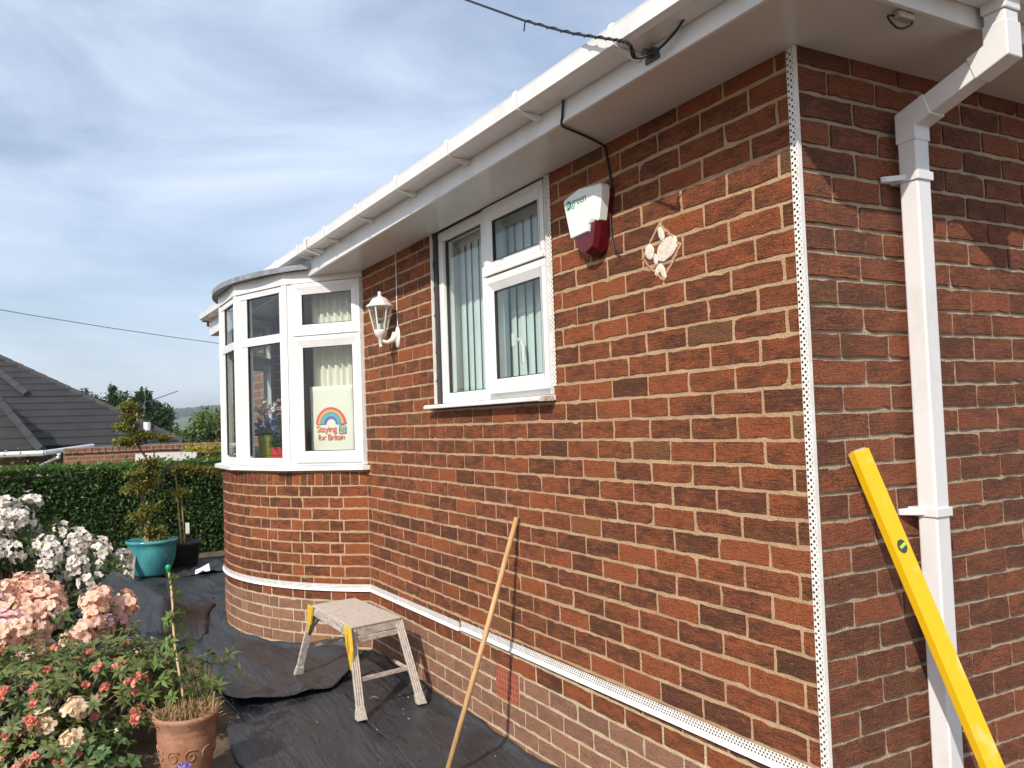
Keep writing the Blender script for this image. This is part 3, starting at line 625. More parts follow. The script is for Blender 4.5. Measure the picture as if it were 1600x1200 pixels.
for k in range(0, 35):
    zt = 2.70 - 0.08*k; z0 = zt - 0.08 + 0.006; ht = 0.0680
    if z0 > ZS: continue
    if k == 0: ht = ZS - z0 + 0.01
    plinth = k >= 29
    mk = 'brick_plinth' if plinth else 'brick'
    dk = 0.0
    x = 0.0; first = True; x1 = -0.2017 if k % 2 else -0.0877
    while x > INX + 0.02:
        x_end = max(x1, INX)
        a, b = x_end + J + rng.uniform(-0.0012, 0.0012), x - (0 if first else J)
        spans = [(a, b)]
        if z0 + 0.03 > 1.66:      # window opening
            spans = []
            if b > -1.43: spans.append((max(a, -1.432), b))
            if a < -2.70: spans.append((a, min(b, -2.698)))
        if k in (29, 30):
            sp2 = []
            for (p, q) in spans:
                if q < -2.083 or p > -1.845: sp2.append((p, q))
                else:
                    if p < -2.10: sp2.append((p, -2.085))
                    if q > -1.83: sp2.append((-1.843, q))
            spans = sp2
        for (p, q) in spans:
            if q - p > 0.012:
                add_brick((p, 0, z0 + rng.uniform(-0.0012, 0.0012)), (1, 0, 0), (0, -1, 0), q-p, ht, 0.05, mk, front_wall, dk)
        x = x1; first = False; x1 -= LF
    # side wall
    y = 0.0; first = True; y1 = 0.1286 if k % 2 else 0.2388
    while y < 1.75:
        a, b = y + (0.001 if first else J), y1 - J
        add_brick((0.0, a, z0 + rng.uniform(-0.001, 0.001)), (0, 1, 0), (1, 0, 0), b-a, ht, 0.05, 'brick_plinth' if plinth else 'brick_side', side_wall, 0.10)
        y = y1; first = False; y1 += LS_
# bay bricks
thick = lambda ln: math.degrees(ln / RB)
th = 51.0
while th > -30:          # soldier course under the sill
    w = 0.068 + rng.uniform(-0.006, 0.006); t0 = th; t1 = th - thick(w)
    p, q = arc(t0 - thick(0.004)), arc(t1 + thick(0.004)); u = (p-q).normalized(); nn = V3((u.y, -u.x, 0)); nn = nn if nn.dot(arc(th)-V3((XC, YC, 0))) > 0 else -nn
    add_brick((q.x, q.y, 1.185), u, nn, (p-q).length, 0.088, 0.05, 'brick', bay_wall, 0.12)
    th = t1
for k in range(19, 35):
    z0 = 2.70 - 0.08*(k+1) + 0.006; th = 51.0; pat = ['S', 'S', 'H'] if k % 2 else ['S', 'H', 'S']; i = 0
    first = 0.222 if k % 2 else 0.19
    while th > -30:
        kind_ = pat[i] if i < 3 else ('H' if pat[-1] == 'S' and (i-3) % 2 == 0 else ('S' if pat[-1] == 'S' else ('S' if (i-3) % 2 == 0 else 'H')))
        w = first if i == 0 else (0.224 if kind_ == 'S' else 0.112)
        t0 = th; t1 = th - thick(w); p, q = arc(t0 - thick(J)), arc(t1 + thick(J)); u = (p-q).normalized(); nn = V3((u.y, -u.x, 0)); nn = nn if nn.dot(arc(th)-V3((XC, YC, 0))) > 0 else -nn
        add_brick((q.x, q.y, z0 + rng.uniform(-0.0012, 0.0012)), u, nn, (p-q).length, 0.0680, 0.05, 'brick_plinth' if k >= 29 else 'brick', bay_wall, 0.02 if kind_ == 'S' else 0.16)
        th = t1; i += 1
BR.sort(key=lambda b: -b[0])
for (ar, o, u, nn, ln, ht, dep, s, mk, parent, at_) in BR[:300]:
    vs, fs = brick_geo(o, u, nn, ln, ht, dep, s)
    MB().add(vs, fs, 0, at_).build('brick', M[mk], parent, attr=True)
rest = MB(); mks = ['brick', 'brick_side', 'brick_plinth']
for (ar, o, u, nn, ln, ht, dep, s, mk, parent, at_) in BR[300:]:
    vs, fs = brick_geo(o, u, nn, ln, ht, dep, s); rest.add(vs, fs, mks.index(mk), at_)
tag(rest.build('brickwork', [M[q] for q in mks], house, attr=True), kind='stuff')

# ---- eaves
sf = MB(); sf.box(-8.3, 0.29, -0.28, -0.001, ZS, ZS+0.012); sf.build('soffit', M['soffit'], house)
sf = MB(); sf.box(0.001, 0.29, 0.0, 6.0, ZS+0.0005, ZS+0.0125); sf.build('soffit', M['soffit'], house)
MB().box(-8.3, 0.308, -0.298, -0.2805, ZS-0.004, 2.86).build('fascia', M['upvc'], house, bevel=0.003)
MB().box(0.2905, 0.308, -0.2800, 6.0, ZS-0.004, 2.86).build('fascia', M['upvc'], house, bevel=0.003)
PROF = [(0.001, 0.062), (0.001, 0.004), (0.006, 0.0), (0.082, 0.0), (0.106, 0.010), (0.110, 0.060), (0.112, 0.068), (0.106, 0.070), (0.104, 0.060), (0.100, 0.014), (0.080, 0.005), (0.007, 0.005), (0.006, 0.062)]
gfall = lambda x: 2.735 + 0.0135*(-x)
def gutter_front(x0, x1, name, mt, prof, parent, nx=1):
    b = MB(); n_ = len(prof); vs = []
    for i in range(nx+1):
        x = x0 + (x1-x0)*i/nx
        for (o, z) in prof: vs.append((x + (o if (i == nx and x1 > 0.25) else 0), -0.298-o, gfall(x)+z))
    fs = [tuple(range(n_)), tuple(range((nx+1)*n_-1, nx*n_-1, -1))]
    for i in range(nx):
        fs += [(i*n_+k, i*n_+(k+1) % n_, (i+1)*n_+(k+1) % n_, (i+1)*n_+k) for k in range(n_)]
    b.add(vs, fs); return b.build(name, mt, parent)
gut = gutter_front(-8.3, 0.308, 'gutter', M['upvc'], PROF, house, 4)
b = MB(); n_ = len(PROF); vs = [(0.308+o, -0.298-o if i == 0 else 6.0, gfall(0.308)+z+0.0003) for i in range(2) for (o, z) in PROF]
b.add(vs, [tuple(range(n_-1, -1, -1)), tuple(range(n_, 2*n_))] + [(k+n_, (k+1) % n_+n_, (k+1) % n_, k) for k in range(n_)]); sgut = b.build('gutter', M['upvc'], house)
CLIP = [(0.0, -0.022), (0.010, -0.026), (0.070, -0.008), (0.112, 0.006), (0.117, 0.068), (0.112, 0.076), (0.098, 0.074), (0.098, 0.066), (0.1125, 0.064), (0.1085, 0.008), (0.08, -0.0015), (0.0, -0.0015)]
for x in (-0.36, -0.976, -1.597, -2.207, -2.834, -3.456, -3.80, -4.084, -4.72, -5.4, -6.1, -6.8, -7.5, -8.1):
    cb = gutter_front(x-0.011, x+0.011, 'bracket', M['upvc'], CLIP, gut, 1)
gutter_front(-3.90, -3.84, 'union', M['upvc'], [(a+(0.003 if a > 0.05 else 0), z-0.003 if z < 0.05 else z+0.003) for a, z in CLIP], gut, 1)
for y in (0.9, 1.6):
    n_ = len(CLIP); MB().add([(0.308+o, y+d, gfall(0.308)+z) for d in (-0.011, 0.011) for (o, z) in CLIP], [tuple(range(n_-1, -1, -1)), tuple(range(n_, 2*n_))] + [(k+n_, (k+1) % n_+n_, (k+1) % n_, k) for k in range(n_)]).build('bracket', M['upvc'], sgut)
# roof slopes
rf = MB(); rf.add([(-8.45, -0.36, 2.85), (0.37, -0.36, 2.745), (0.37, 6.0, 2.745), (-8.45, 6.0, 2.85), (-3.4, 3.0, 4.55), (-3.0, 3.0, 4.55), (-8.45, 3.0, 4.55)],
       [(0, 1, 5, 6), (1, 2, 5), (2, 3, 6, 5), (3, 0, 6)]); roof = rf.build('roof', M['roof_tile'], house)
for i in range(8):
    d0 = i*0.30; d1 = (i+1.1)*0.30; q = lambda d, x, o: V3((x, -0.375+d, 2.765+d*0.515+o - 0.0135*x if x < 0 else 2.765+d*0.515+o))
    MB().prism([q(d0, -8.47, 0.045), q(d0, 0.38-d0, 0.045), q(d1, 0.38-d1, 0.012), q(d1, -8.47, 0.012)], (0, 0, -0.025)).build('tile_course', M['roof_tile'], roof)
for i in range(8):
    d0 = i*0.30; d1 = (i+1.1)*0.30; q = lambda d, y, o: V3((0.38-d, y, 2.765+d*0.515+o))
    MB().prism([q(d0, -0.375+d0, 0.045), q(d0, 6.0, 0.045), q(d1, 6.0, 0.012), q(d1, -0.375+d1, 0.012)], (0, 0, -0.025)).build('tile_course', M['roof_tile'], roof)
hip_caps((0.36, -0.355, 2.83), (-2.0, 2.0, 4.05), 11, 0.11, roof)
MB().tube([(-8.50, -0.30, 2.93), (-8.30, -0.30, 2.93)], 0.055, 14, cap=False).build('verge_tile', M['hip_tile'], roof)
MB().box(-8.46, -8.30, -0.30, 0.3, 2.80, 2.90).build('verge_board', M['terracotta'], roof)

# ---- downpipe on the side wall
dp = MB(); PX0, PX1, PY0, PY1 = 0.030, 0.095, 0.400, 0.465
dp.box(PX0, PX1, PY0, PY1, -0.02, 2.475); pipe = dp.build('downpipe', M['upvc_pipe'], house, bevel=0.006)
cy = (PY0+PY1)/2; hw = 0.0325
MB().box(0.322, 0.396, cy-0.038, cy+0.038, 2.70, 2.742).build('outlet', M['upvc_pipe'], pipe, bevel=0.004)
MB().box(0.327, 0.391, cy-hw, cy+hw, 2.630, 2.70).build('outlet_spigot', M['upvc_pipe'], pipe, bevel=0.005)
def elbow(pts, name):
    b = MB(); vs = []
    for (x, z, dx, dz) in pts:
        for s1, s2 in ((-1, -1), (1, -1), (1, 1), (-1, 1)): vs.append((x + dx*s1, cy + 0.0355*s2, z + dz*s1))
    fs = [(3, 2, 1, 0), tuple(range(len(vs)-4, len(vs)))]
    for i in range(len(pts)-1):
        a = i*4; fs += [(a+k, a+(k+1) % 4, a+4+(k+1) % 4, a+4+k) for k in range(4)]
    b.add(vs, fs); return b.build(name, M['upvc_pipe'], pipe, bevel=0.005)
ang = math.atan2(0.115, 0.22); ca, sa = math.cos(ang), math.sin(ang)
elbow([(0.359, 2.662, 0.0355, 0.0), (0.359, 2.605, 0.0355, 0.006), (0.345, 2.583, 0.0300, -0.0250*-1*0+0.018), (0.305, 2.562, 0.016, -0.031)], 'bend') if False else None
def bent(path, w, name):
    """square pipe in the x-z plane following path"""
    P = [V3(p) for p in path]; vs = []
    for i, p in enumerate(P):
        t1 = (P[i]-P[i-1]).normalized() if i else (P[1]-P[0]).normalized()
        t2 = (P[i+1]-P[i]).normalized() if i < len(P)-1 else t1
        t = (t1+t2).normalized(); nrm_ = V3((-t.z, 0, t.x)); sc = 1/max(0.5, nrm_.dot(V3((-t1.z, 0, t1.x))))
        for s1, s2 in ((-1, -1), (1, -1), (1, 1), (-1, 1)): vs.append(p + nrm_*(w*s1*sc) + V3((0, w*s2, 0)))
    fs = [(0, 1, 2, 3), tuple(range(len(vs)-1, len(vs)-5, -1))]
    for i in range(len(P)-1):
        a = i*4; fs += [(a+4+k, a+4+(k+1) % 4, a+(k+1) % 4, a+k) for k in range(4)]
    return MB().add(vs, fs).build(name, M['upvc_pipe'], pipe, bevel=0.004)
dgn = (V3((0.0625, cy, 2.485)) - V3((0.359, cy, 2.590)))
A_ = V3((0.359, cy, 2.590)); B_ = V3((0.0625, cy, 2.485))
bent([V3((0.359, cy, 2.668)), A_, A_ + dgn*0.26], 0.0360, 'bend')
bent([A_ + dgn*0.24, B_ - dgn*0.22], 0.0325, 'offset_pipe')
bent([B_ - dgn*0.26, B_, V3((0.0625, cy, 2.415))], 0.0360, 'bend')
for z in (2.305, 1.262):
    c = MB(); c.box(0.0, 0.101, PY0-0.006, PY1+0.006, z-0.014, z+0.014); c.box(0.0, 0.010, PY0-0.052, PY0-0.006, z-0.010, z+0.010)
    c.prism([(0.006, PY0-0.055, z-0.009), (0.012, PY0-0.055, z-0.009), (0.060, PY0-0.006, z-0.009), (0.042, PY0-0.006, z-0.009)], (0, 0, 0.018))
    k_ = c.build('pipe_clip', M['upvc_pipe'], pipe, bevel=0.003)
    MB().tube([(0.0142, PY0-0.046, z), (0.0165, PY0-0.046, z)], 0.006, 8).build('screw', M['dark_steel'], pipe)

# ---- perforated render beads
def perf(fn, L_, cols, cw, pitch, rad, name, extra=None, parent=house):
    """strip with staggered round holes; fn(s,t)->3D, s along, t across"""
    b = MB(); rows = max(1, int(round(L_/pitch))); ph = L_/rows
    for c in range(cols):
        off = 0.5 if c % 2 else 0.0
        tc_ = cw*(c+0.5)
        for r_ in range(rows):
            s0 = (r_+off)*ph; s1 = s0+ph
            if s1 > L_+1e-6:
                b.add([fn(s0, tc_-cw/2), fn(L_, tc_-cw/2), fn(L_, tc_+cw/2), fn(s0, tc_+cw/2)], [(0, 1, 2, 3)])
                b.add([fn(0, tc_-cw/2), fn(s0-(rows-1)*ph, tc_-cw/2), fn(s0-(rows-1)*ph, tc_+cw/2), fn(0, tc_+cw/2)], [(0, 1, 2, 3)])
                continue
            sm = (s0+s1)/2
            oc = [(sm + (ph/2)*x_, tc_ + cw/2*y_) for x_, y_ in ((-1,-1), (0,-1), (1,-1), (1,0), (1,1), (0,1), (-1,1), (-1,0))]
            ic = [(sm + rad*math.cos(a_), tc_ + rad*math.sin(a_)) for a_ in [math.pi*(1.25+0.25*q_) for q_ in range(8)]]
            b.add([fn(*p) for p in oc+ic], [(q_, (q_+1) % 8, (q_+1) % 8+8, q_+8) for q_ in range(8)])
    if extra: extra(b)
    return b.build(name, M['bead'], parent)
zc0, zc1 = 0.35, ZS-0.002
perf(lambda s, t: (-0.003-t, -0.0065, zc0+s), zc1-zc0, 3, 0.0105, 0.0198, 0.0042, 'corner_bead',
     lambda b: (b.box(-0.003, 0.0012, -0.014, 0.001, zc0, zc1),) )
zpl = 0.462
for (xa, xb, dz) in ((INX+0.004, -2.48, -0.012), (-2.455, -0.036, 0.0)):
    sl = lambda x: zpl + dz + 0.0065*(x+3.9)*1.0 + 0.004
    perf(lambda s, t: (xa+s, -0.006, sl(xa+s)+0.016+t), xb-xa, 3, 0.0105, 0.0150, 0.0037, 'plinth_bead',
         lambda b: b.prism([(xa, -0.016, sl(xa)), (xa, 0.002, sl(xa)), (xa, 0.002, sl(xa)+0.016), (xa, -0.006, sl(xa)+0.016)], (xb-xa, 0, sl(xb)-sl(xa))))
def bayfn(s, t):
    th_ = 51 - thick(s) - 0.1; p = arc(th_, RB+0.006); return (p.x, p.y, zpl-0.012+0.016+t)
def bay_lip(b):
    for i in range(44):
        p, q = arc(50.9-2*i*0.999, RB+0.016), arc(50.9-2*(i+1)*0.999, RB+0.016); p2, q2 = arc(50.9-2*i*0.999, RB+0.006), arc(50.9-2*(i+1)*0.999, RB+0.006); z = zpl-0.012
        b.add([(p.x, p.y, z), (q.x, q.y, z), (q2.x, q2.y, z+0.0165), (p2.x, p2.y, z+0.0165), (p2.x, p2.y, z-0.001), (q2.x, q2.y, z-0.001)], [(1, 0, 3, 2), (4, 0, 1, 5)])
perf(bayfn, 2.75, 3, 0.0105, 0.0150, 0.0037, 'plinth_bead', bay_lip)
perf(lambda s, t: (-2.703-t, -0.006, 1.70+s), ZS-1.705, 2, 0.009, 0.0198, 0.0035, 'window_bead', lambda b: b.box(-2.703, -2.699, -0.014, 0.002, 1.70, ZS-0.003))
perf(lambda s, t: (-1.428+t, -0.006, 1.735+s), ZS-1.74, 3, 0.0095, 0.0198, 0.0038, 'window_bead', lambda b: b.box(-1.432, -1.4285, -0.016, 0.002, 1.70, ZS-0.003))
perf(lambda s, t: (-3.917, -0.004-t, 1.33+s), 1.31, 2, 0.009, 0.015, 0.0033, 'window_bead', lambda b: b.box(-3.9195, -3.9165, -0.028, -0.022, 1.33, 2.64))

# ---- main window
def frame_ring(b, x0, x1, z0, z1, w, y0, y1, wb=None):
    wb = wb or w
    b.box(x0, x1, y0, y1, z0, z0+wb); b.box(x0, x1, y0, y1, z1-w, z1); b.box(x0, x0+w, y0, y1, z0+wb, z1-w); b.box(x1-w, x1, y0, y1, z0+wb, z1-w)
win = MB(); frame_ring(win, -2.665, -1.495+0.062, 1.700, ZS-0.001, 0.055, 0.02, 0.09)
win.box(-2.125, -2.020, 0.018, 0.088, 1.7555, ZS-0.056); win.box(-2.0195, -1.4885, 0.0195, 0.0895, 2.285, 2.345)
win = win.build('window', M['upvc'], house, bevel=0.004)
MB().box(-2.698, -2.666, 0.006, 0.06, 1.699, ZS-0.0005).build('gap_shade_fill', M['gasket'], win)  # black strip painted in for the shade of the gap beside the frame
MB().prism([(-2.755, -0.062, 1.672), (-2.755, 0.09, 1.672), (-2.755, 0.09, 1.699), (-2.755, -0.055, 1.694), (-2.755, -0.062, 1.688)], (1.335, 0, 0)).build('sill', M['upvc'], win, bevel=0.003)
MB().prism([(-1.462, -0.0625, 1.6700), (-1.418, -0.0625, 1.6700), (-1.418, -0.0625, 1.692), (-1.452, -0.0625, 1.690)], (0, 0.05, 0)).build('sill_end', M['dab'], win)
def sash(x0, x1, z0, z1, nm='sash', rail=0.075):
    b = MB(); frame_ring(b, x0, x1, z0, z1, 0.035, -0.002, 0.018)
    # sloped glazing bead
    w0, w1 = 0.035, 0.072
    X0, X1, Zz0, Zz1 = x0+w0, x1-w0, z0+w0, z1-w0; a0, a1, c0, c1 = x0+w1, x1-w1, z0+w1, z1-w1
    b.add([(X0, -0.002, Zz0), (X1, -0.002, Zz0), (X1, -0.002, Zz1), (X0, -0.002, Zz1), (a0, 0.013, c0), (a1, 0.013, c0), (a1, 0.013, c1), (a0, 0.013, c1)],
          [(0, 1, 5, 4), (1, 2, 6, 5), (2, 3, 7, 6), (3, 0, 4, 7)])
    o = b.build(nm, M['upvc'], win, bevel=0.0025)
    gk = MB(); frame_ring(gk, a0-0.001, a1+0.001, c0-0.001, c1+0.001, 0.0055, 0.0135, 0.03); gk.build('gasket', M['gasket'], win)
    MB().add([(a0,0.022,c0),(a1,0.022,c0),(a1,0.022,c1),(a0,0.022,c1)],[(0,1,2,3)]).build('pane', M['glass'], win)
    return o
sash(-2.060, -1.468, 2.318, 2.668)
sash(-2.060, -1.468, 1.726, 2.312)
MB().box(-2.06, -1.47, -0.012, -0.0025, 2.318, 2.336).build('drip_rail', M['upvc'], win, bevel=0.003)
MB().box(-2.06, -1.47, -0.012, -0.0025, 1.726, 1.745).build('drip_rail', M['upvc'], win, bevel=0.003)
gk = MB(); frame_ring(gk, -2.611, -2.124, 1.754, 2.622, 0.006, 0.040, 0.06); gk.build('gasket', M['gasket'], win)
MB().add([(-2.608,0.048,1.757),(-2.127,0.048,1.757),(-2.127,0.048,2.619),(-2.608,0.048,2.619)],[(0,1,2,3)]).build('pane', M['glass'], win)
hd = MB(); hd.tube([(-1.90, 0.075, 1.99), (-1.895, 0.105, 1.985), (-1.885, 0.112, 1.95), (-1.878, 0.108, 1.87)], [0.012, 0.011, 0.010, 0.008], 8); hd.box(-1.913, -1.885, 0.062, 0.078, 1.955, 2.02)
hd.build('handle', M['upvc'], win, bevel=0.002)
MB().box(-2.70, -1.43, 0.092, 0.30, 1.66, 1.70).build('window_board', M['upvc'], win)
MB().box(-2.70, -2.672, 0.091, 0.25, 1.70, ZS).build('reveal', M['plaster'], win); MB().box(-1.432, -1.40, 0.091, 0.25, 1.70, ZS).build('reveal', M['plaster'], win)
# vertical blind
vb = thing('vertical_blind', (-2.05, 0.15, 1.73), 'pale green vertical slat blind hanging inside the three-pane window', 'blind')
MB().box(-2.66, -1.44, 0.135, 0.165, 2.60, 2.64).build('headrail', M['upvc'], vb)
sm_ = None
for i in range(15):
    x = -2.62 + i*0.083
    an = -R(8 + 3*math.sin(i*2.1))
    dx, dy = 0.0450*math.cos(an), 0.0450*math.sin(an)
    b = MB(); 
    b.add([(x-dx, 0.15-dy, 1.725), (x, 0.146, 1.725), (x+dx, 0.15+dy, 1.725), (x-dx, 0.15-dy, 2.60), (x, 0.146, 2.60), (x+dx, 0.15+dy, 2.60)], [(0, 1, 4, 3), (1, 2, 5, 4)])
    b.build('slat', M['blind'], vb)

# ---- bay window
bay = MB()
FL = (FV[1]-FV[0]).length
def facet(i):
    A, B = FV[i], FV[i+1]; d = (B-A).normalized(); n_in = V3((-d.y, d.x, 0))
    if n_in.y < 0: n_in = -n_in
    return A, d, n_in
def fbox(b, i, s0, s1, o0, o1, z0, z1, m=0):
    A, d, q = facet(i)
    c = [A + d*s + q*o for s, o in ((s0, o0), (s1, o0), (s1, o1), (s0, o1))]
    b.add([(p.x, p.y, z) for z in (z0, z1) for p in c], [(0,1,2,3), (7,6,5,4), (4,5,1,0), (5,6,2,1), (6,7,3,2), (7,4,0,3)], m)
def frect(i, s, z, o=0.0):
    A, d, q = facet(i); p = A + d*s + q*o; return (p.x, p.y, z)
Z0, Z1, ZT = 1.322, 2.632, 2.255
bayw = MB()
for i in range(5):
    fbox(bayw, i, 0.012, FL-0.012, 0.0, 0.06, Z0, Z0+0.055); fbox(bayw, i, 0.012, FL-0.012, 0.0, 0.06, Z1-0.045, Z1)
    fbox(bayw, i, 0.020, 0.068, 0.0005, 0.0605, Z0+0.0555, Z1-0.0455); fbox(bayw, i, FL-0.068, FL-0.020, 0.0005, 0.0605, Z0+0.0555, Z1-0.0455)
    fbox(bayw, i, 0.0685, FL-0.0685, 0.001, 0.059, ZT-0.032, ZT+0.032)
bayo = bayw.build('bay_window', M['upvc'], house, bevel=0.004)
for k in range(6):     # rounded corner posts
    p = FV[k]; cc = V3((XC, YC, 0)); rad_ = (p-cc).normalized(); tg = V3((-rad_.y, rad_.x, 0))
    b = MB(); w = 0.026
    if k == 0: b.box(-3.9395, -3.9185, -0.030, 0.03, Z0, Z1)
    else:
        b.obox(p + rad_*(-0.022) + V3((0, 0, (Z0+Z1)/2)), (tg*w, rad_*0.028, V3((0, 0, (Z1-Z0)/2))))
        b.tube([p + rad_*0.0045 + tg*0.018 + V3((0, 0, Z0+0.001)), p + rad_*0.0045 + tg*0.018 + V3((0, 0, Z1-0.001))], 0.003, 6)
        b.tube([p + rad_*0.0045 - tg*0.018 + V3((0, 0, Z0+0.001)), p + rad_*0.0045 - tg*0.018 + V3((0, 0, Z1-0.001))], 0.003, 6)
    b.build('post', M['upvc'], bayo, bevel=0.004)
def bay_sash(i, s0, s1, z0, z1):
    b = MB(); w = 0.032
    for (a, c, e, g_) in ((s0, s1, z0, z0+w), (s0, s1, z1-w, z1), (s0, s0+w, z0+w, z1-w), (s1-w, s1, z0+w, z1-w)): fbox(b, i, a, c, -0.020, -0.001, e, g_)
    w2 = 0.078
    o_ = [frect(i, s, z, -0.020) for s, z in ((s0+w, z0+w), (s1-w, z0+w), (s1-w, z1-w), (s0+w, z1-w))]; n_ = [frect(i, s, z, -0.004) for s, z in ((s0+w2, z0+w2), (s1-w2, z0+w2), (s1-w2, z1-w2), (s0+w2, z1-w2))]
    b.add(o_+n_, [(4, 5, 1, 0), (5, 6, 2, 1), (6, 7, 3, 2), (7, 4, 0, 3)])
    b.build('sash', M['upvc'], bayo, bevel=0.0025)
    gk = MB(); a0, a1, c0, c1 = s0+w2, s1-w2, z0+w2, z1-w2
    for (a, c, e, g_) in ((a0, a1, c0, c0+0.005), (a0, a1, c1-0.005, c1), (a0, a0+0.005, c0, c1), (a1-0.005, a1, c0, c1)): fbox(gk, i, a, c, -0.003, 0.012, e, g_)
    gk.build('gasket', M['gasket'], bayo); p = MB(); p.add([frect(i, a_, z_, 0.004) for a_, z_ in ((a0, c0), (a1, c0), (a1, c1), (a0, c1))], [(3, 2, 1, 0)]); p.build('pane', M['glass'], bayo)
bay_sash(0, 0.016, 0.580, 1.345, 2.245); bay_sash(0, 0.016, 0.580, 2.252, 2.628)
bay_sash(4, 0.07, 0.636, 1.345, 2.245); bay_sash(4, 0.07, 0.636, 2.252, 2.628)
for i in (1, 2, 3):
    for (c0, c1) in ((Z0+0.072, ZT-0.032), (ZT+0.032, Z1-0.045)):
        gk = MB(); a0, a1 = 0.074, FL-0.150 if i == 1 else FL-0.15
        a0 = 0.055 if i == 1 else 0.06; a1 = 0.505 if i == 1 else 0.50
        fill = MB()
        fbox(fill, i, a1, FL-0.068, 0.006, 0.055, c0-0.02, c1); fill.build('glazing_bead', M['upvc'], bayo, bevel=0.003)
        for (a, c, e, g_) in ((a0, a1, c0, c0+0.005), (a0, a1, c1-0.005, c1), (a0, a0+0.012, c0, c1), (a1-0.005, a1, c0, c1)): fbox(gk, i, a, c, 0.012, 0.030, e, g_)
        gk.build('gasket', M['gasket'], bayo); p = MB(); p.add([frect(i, a_, z_, 0.020) for a_, z_ in ((a0, c0), (a1, c0), (a1, c1), (a0, c1))], [(3, 2, 1, 0)]); p.build('pane', M['glass'], bayo)
def ringpoly(rr0, z0, z1, name, mt, parent, straight=True, rr1=None, bevel=0.003):
    pts = [arc(t, rr0) for t in ((51, 30.6, 10.2, -10.2, -30.6, -51) if straight else [51-3*i for i in range(35)])]
    pin = [arc(t, RB-0.10) for t in ((51, 30.6, 10.2, -10.2, -30.6, -51) if straight else [51-3*i for i in range(35)])]
    b = MB(); n_ = len(pts); vs = [(p.x, p.y, z0) for p in pts] + [(p.x, p.y, z0) for p in pin] + [(p.x, p.y, z1) for p in pts] + [(p.x, p.y, z1) for p in pin]
    fs = []
    for i in range(n_-1):
        fs += [(i, i+1, n_+i+1, n_+i), (2*n_+i+1, 2*n_+i, 3*n_+i, 3*n_+i+1), (i+1, i, 2*n_+i, 2*n_+i+1)]
    fs += [(0, n_, 3*n_, 2*n_), (2*n_-1, n_-1, 3*n_-1, 4*n_-1)]
    b.add(vs, fs); return b.build(name, mt, parent, bevel=bevel)
ringpoly(RB+0.062, 1.288, 1.3195, 'sill', M['upvc'], bayo)
MB().box(-3.919, -3.862, -0.055, 0.002, 1.288, 1.3185).build('sill_end', M['upvc'], bayo, bevel=0.003)
ringpoly(RB+0.012, 2.6335, 2.722, 'bay_fascia', M['upvc'], bayo)
# bay ceiling and lead roof
cp = [arc(51-3*i, RB+0.055) for i in range(35)]
b = MB(); n_ = len(cp); b.add([(p.x, p.y, 2.724) for p in cp] + [(p.x, p.y, 2.752) for p in cp] + [(XC, 0.2, 2.80), (XC, 0.2, 2.7235)],
      [(i+1, i, n_+i, n_+i+1) for i in range(n_-1)] + [(n_+i+1, n_+i, 2*n_) for i in range(n_-1)] + [(i, i+1, 2*n_+1) for i in range(n_-1)])
b.build('bay_roof', M['lead'], house)
for i in range(34):
    pass
lip = MB()
for i in range(n_-1):
    p, q = arc(51-3*i, RB+0.059), arc(51-3*(i+1), RB+0.059); dz0 = 0.004*noise.noise(Vector((i*0.7, 0, 0))); dz1 = 0.004*noise.noise(Vector((i*0.7+0.7, 0, 0)))
    lip.add([(p.x, p.y, 2.716+dz0), (q.x, q.y, 2.716+dz1), (q.x, q.y, 2.754), (p.x, p.y, 2.754)], [(1, 0, 3, 2)])
lip.build('lead_flashing', M['lead'], house)
MB().add([arc(t, RB-0.1)[:2] + (1.325,) for t in [51-6*i for i in range(18)]] + [(XC-1.43, 0.12, 1.325), (XC+1.43, 0.12, 1.325)][::1], [tuple(range(18)) + (18, 19)]).build('window_board', M['upvc'], bayo) if False else None
wbp = [arc(t, RB-0.055) for t in [51-6*i for i in range(18)]]; wbi = [arc(t, RB-0.40) for t in [51-6*i for i in range(18)]]
b = MB(); b.add([(p.x, p.y, 1.330) for p in wbp] + [(p.x, p.y, 1.330) for p in wbi], [(i+1, i, 18+i, 18+i+1) for i in range(17)]); b.build('window_board', M['upvc'], bayo)

# ---- air brick and the scar of a removed diamond tile
abm = MB(); abx, abz = -2.075, 2.70-0.08*31+0.006
ab_w, ab_h = 0.222, 0.150
cols_, rows_ = 8, 5
MB().box(abx+0.001, abx+ab_w-0.001, 0.0021, 0.0029, abz+0.001, abz+ab_h-0.001).build('slot_shade_plate', M['gasket'], front_wall)  # thin black plate behind the bars, paints the shade of the open slots
xs = [abx + ab_w*i/cols_ for i in range(cols_+1)]
for i in range(cols_+1): abm.box(max(abx, xs[i]-0.008), min(abx+ab_w, xs[i]+0.008), -0.0032, 0.0020, abz, abz+ab_h)
for j in range(rows_+1):
    zz = abz + ab_h*j/rows_; abm.box(abx+0.0005, abx+ab_w-0.0005, -0.0024, 0.0019, max(abz+0.0005, zz-0.007), min(abz+ab_h-0.0005, zz+0.007))
abm.build('air_brick', M['terracotta_red'], front_wall)
sc = MB()
DP = [(-0.662, 2.293), (-0.547, 2.185), (-0.575, 2.155), (-0.658, 2.070), (-0.745, 2.135), (-0.780, 2.150), (-0.778, 2.208)]
def rough_poly(pts, n_sub, amp, seed_):
    r = random.Random(seed_); out = []
    for i in range(len(pts)):
        a, b2 = pts[i], pts[(i+1) % len(pts)]
        for k in range(n_sub):
            f = k/n_sub; out.append((a[0]*(1-f)+b2[0]*f + r.uniform(-amp, amp), a[1]*(1-f)+b2[1]*f + r.uniform(-amp, amp)))
    return out
def flatpoly(poly, y, name, mt, parent, th=0.004):
    b = MB(); b.prism([(x, y, z) for x, z in poly], (0, th, 0)); return b.build(name, mt, parent)
scar = MB()
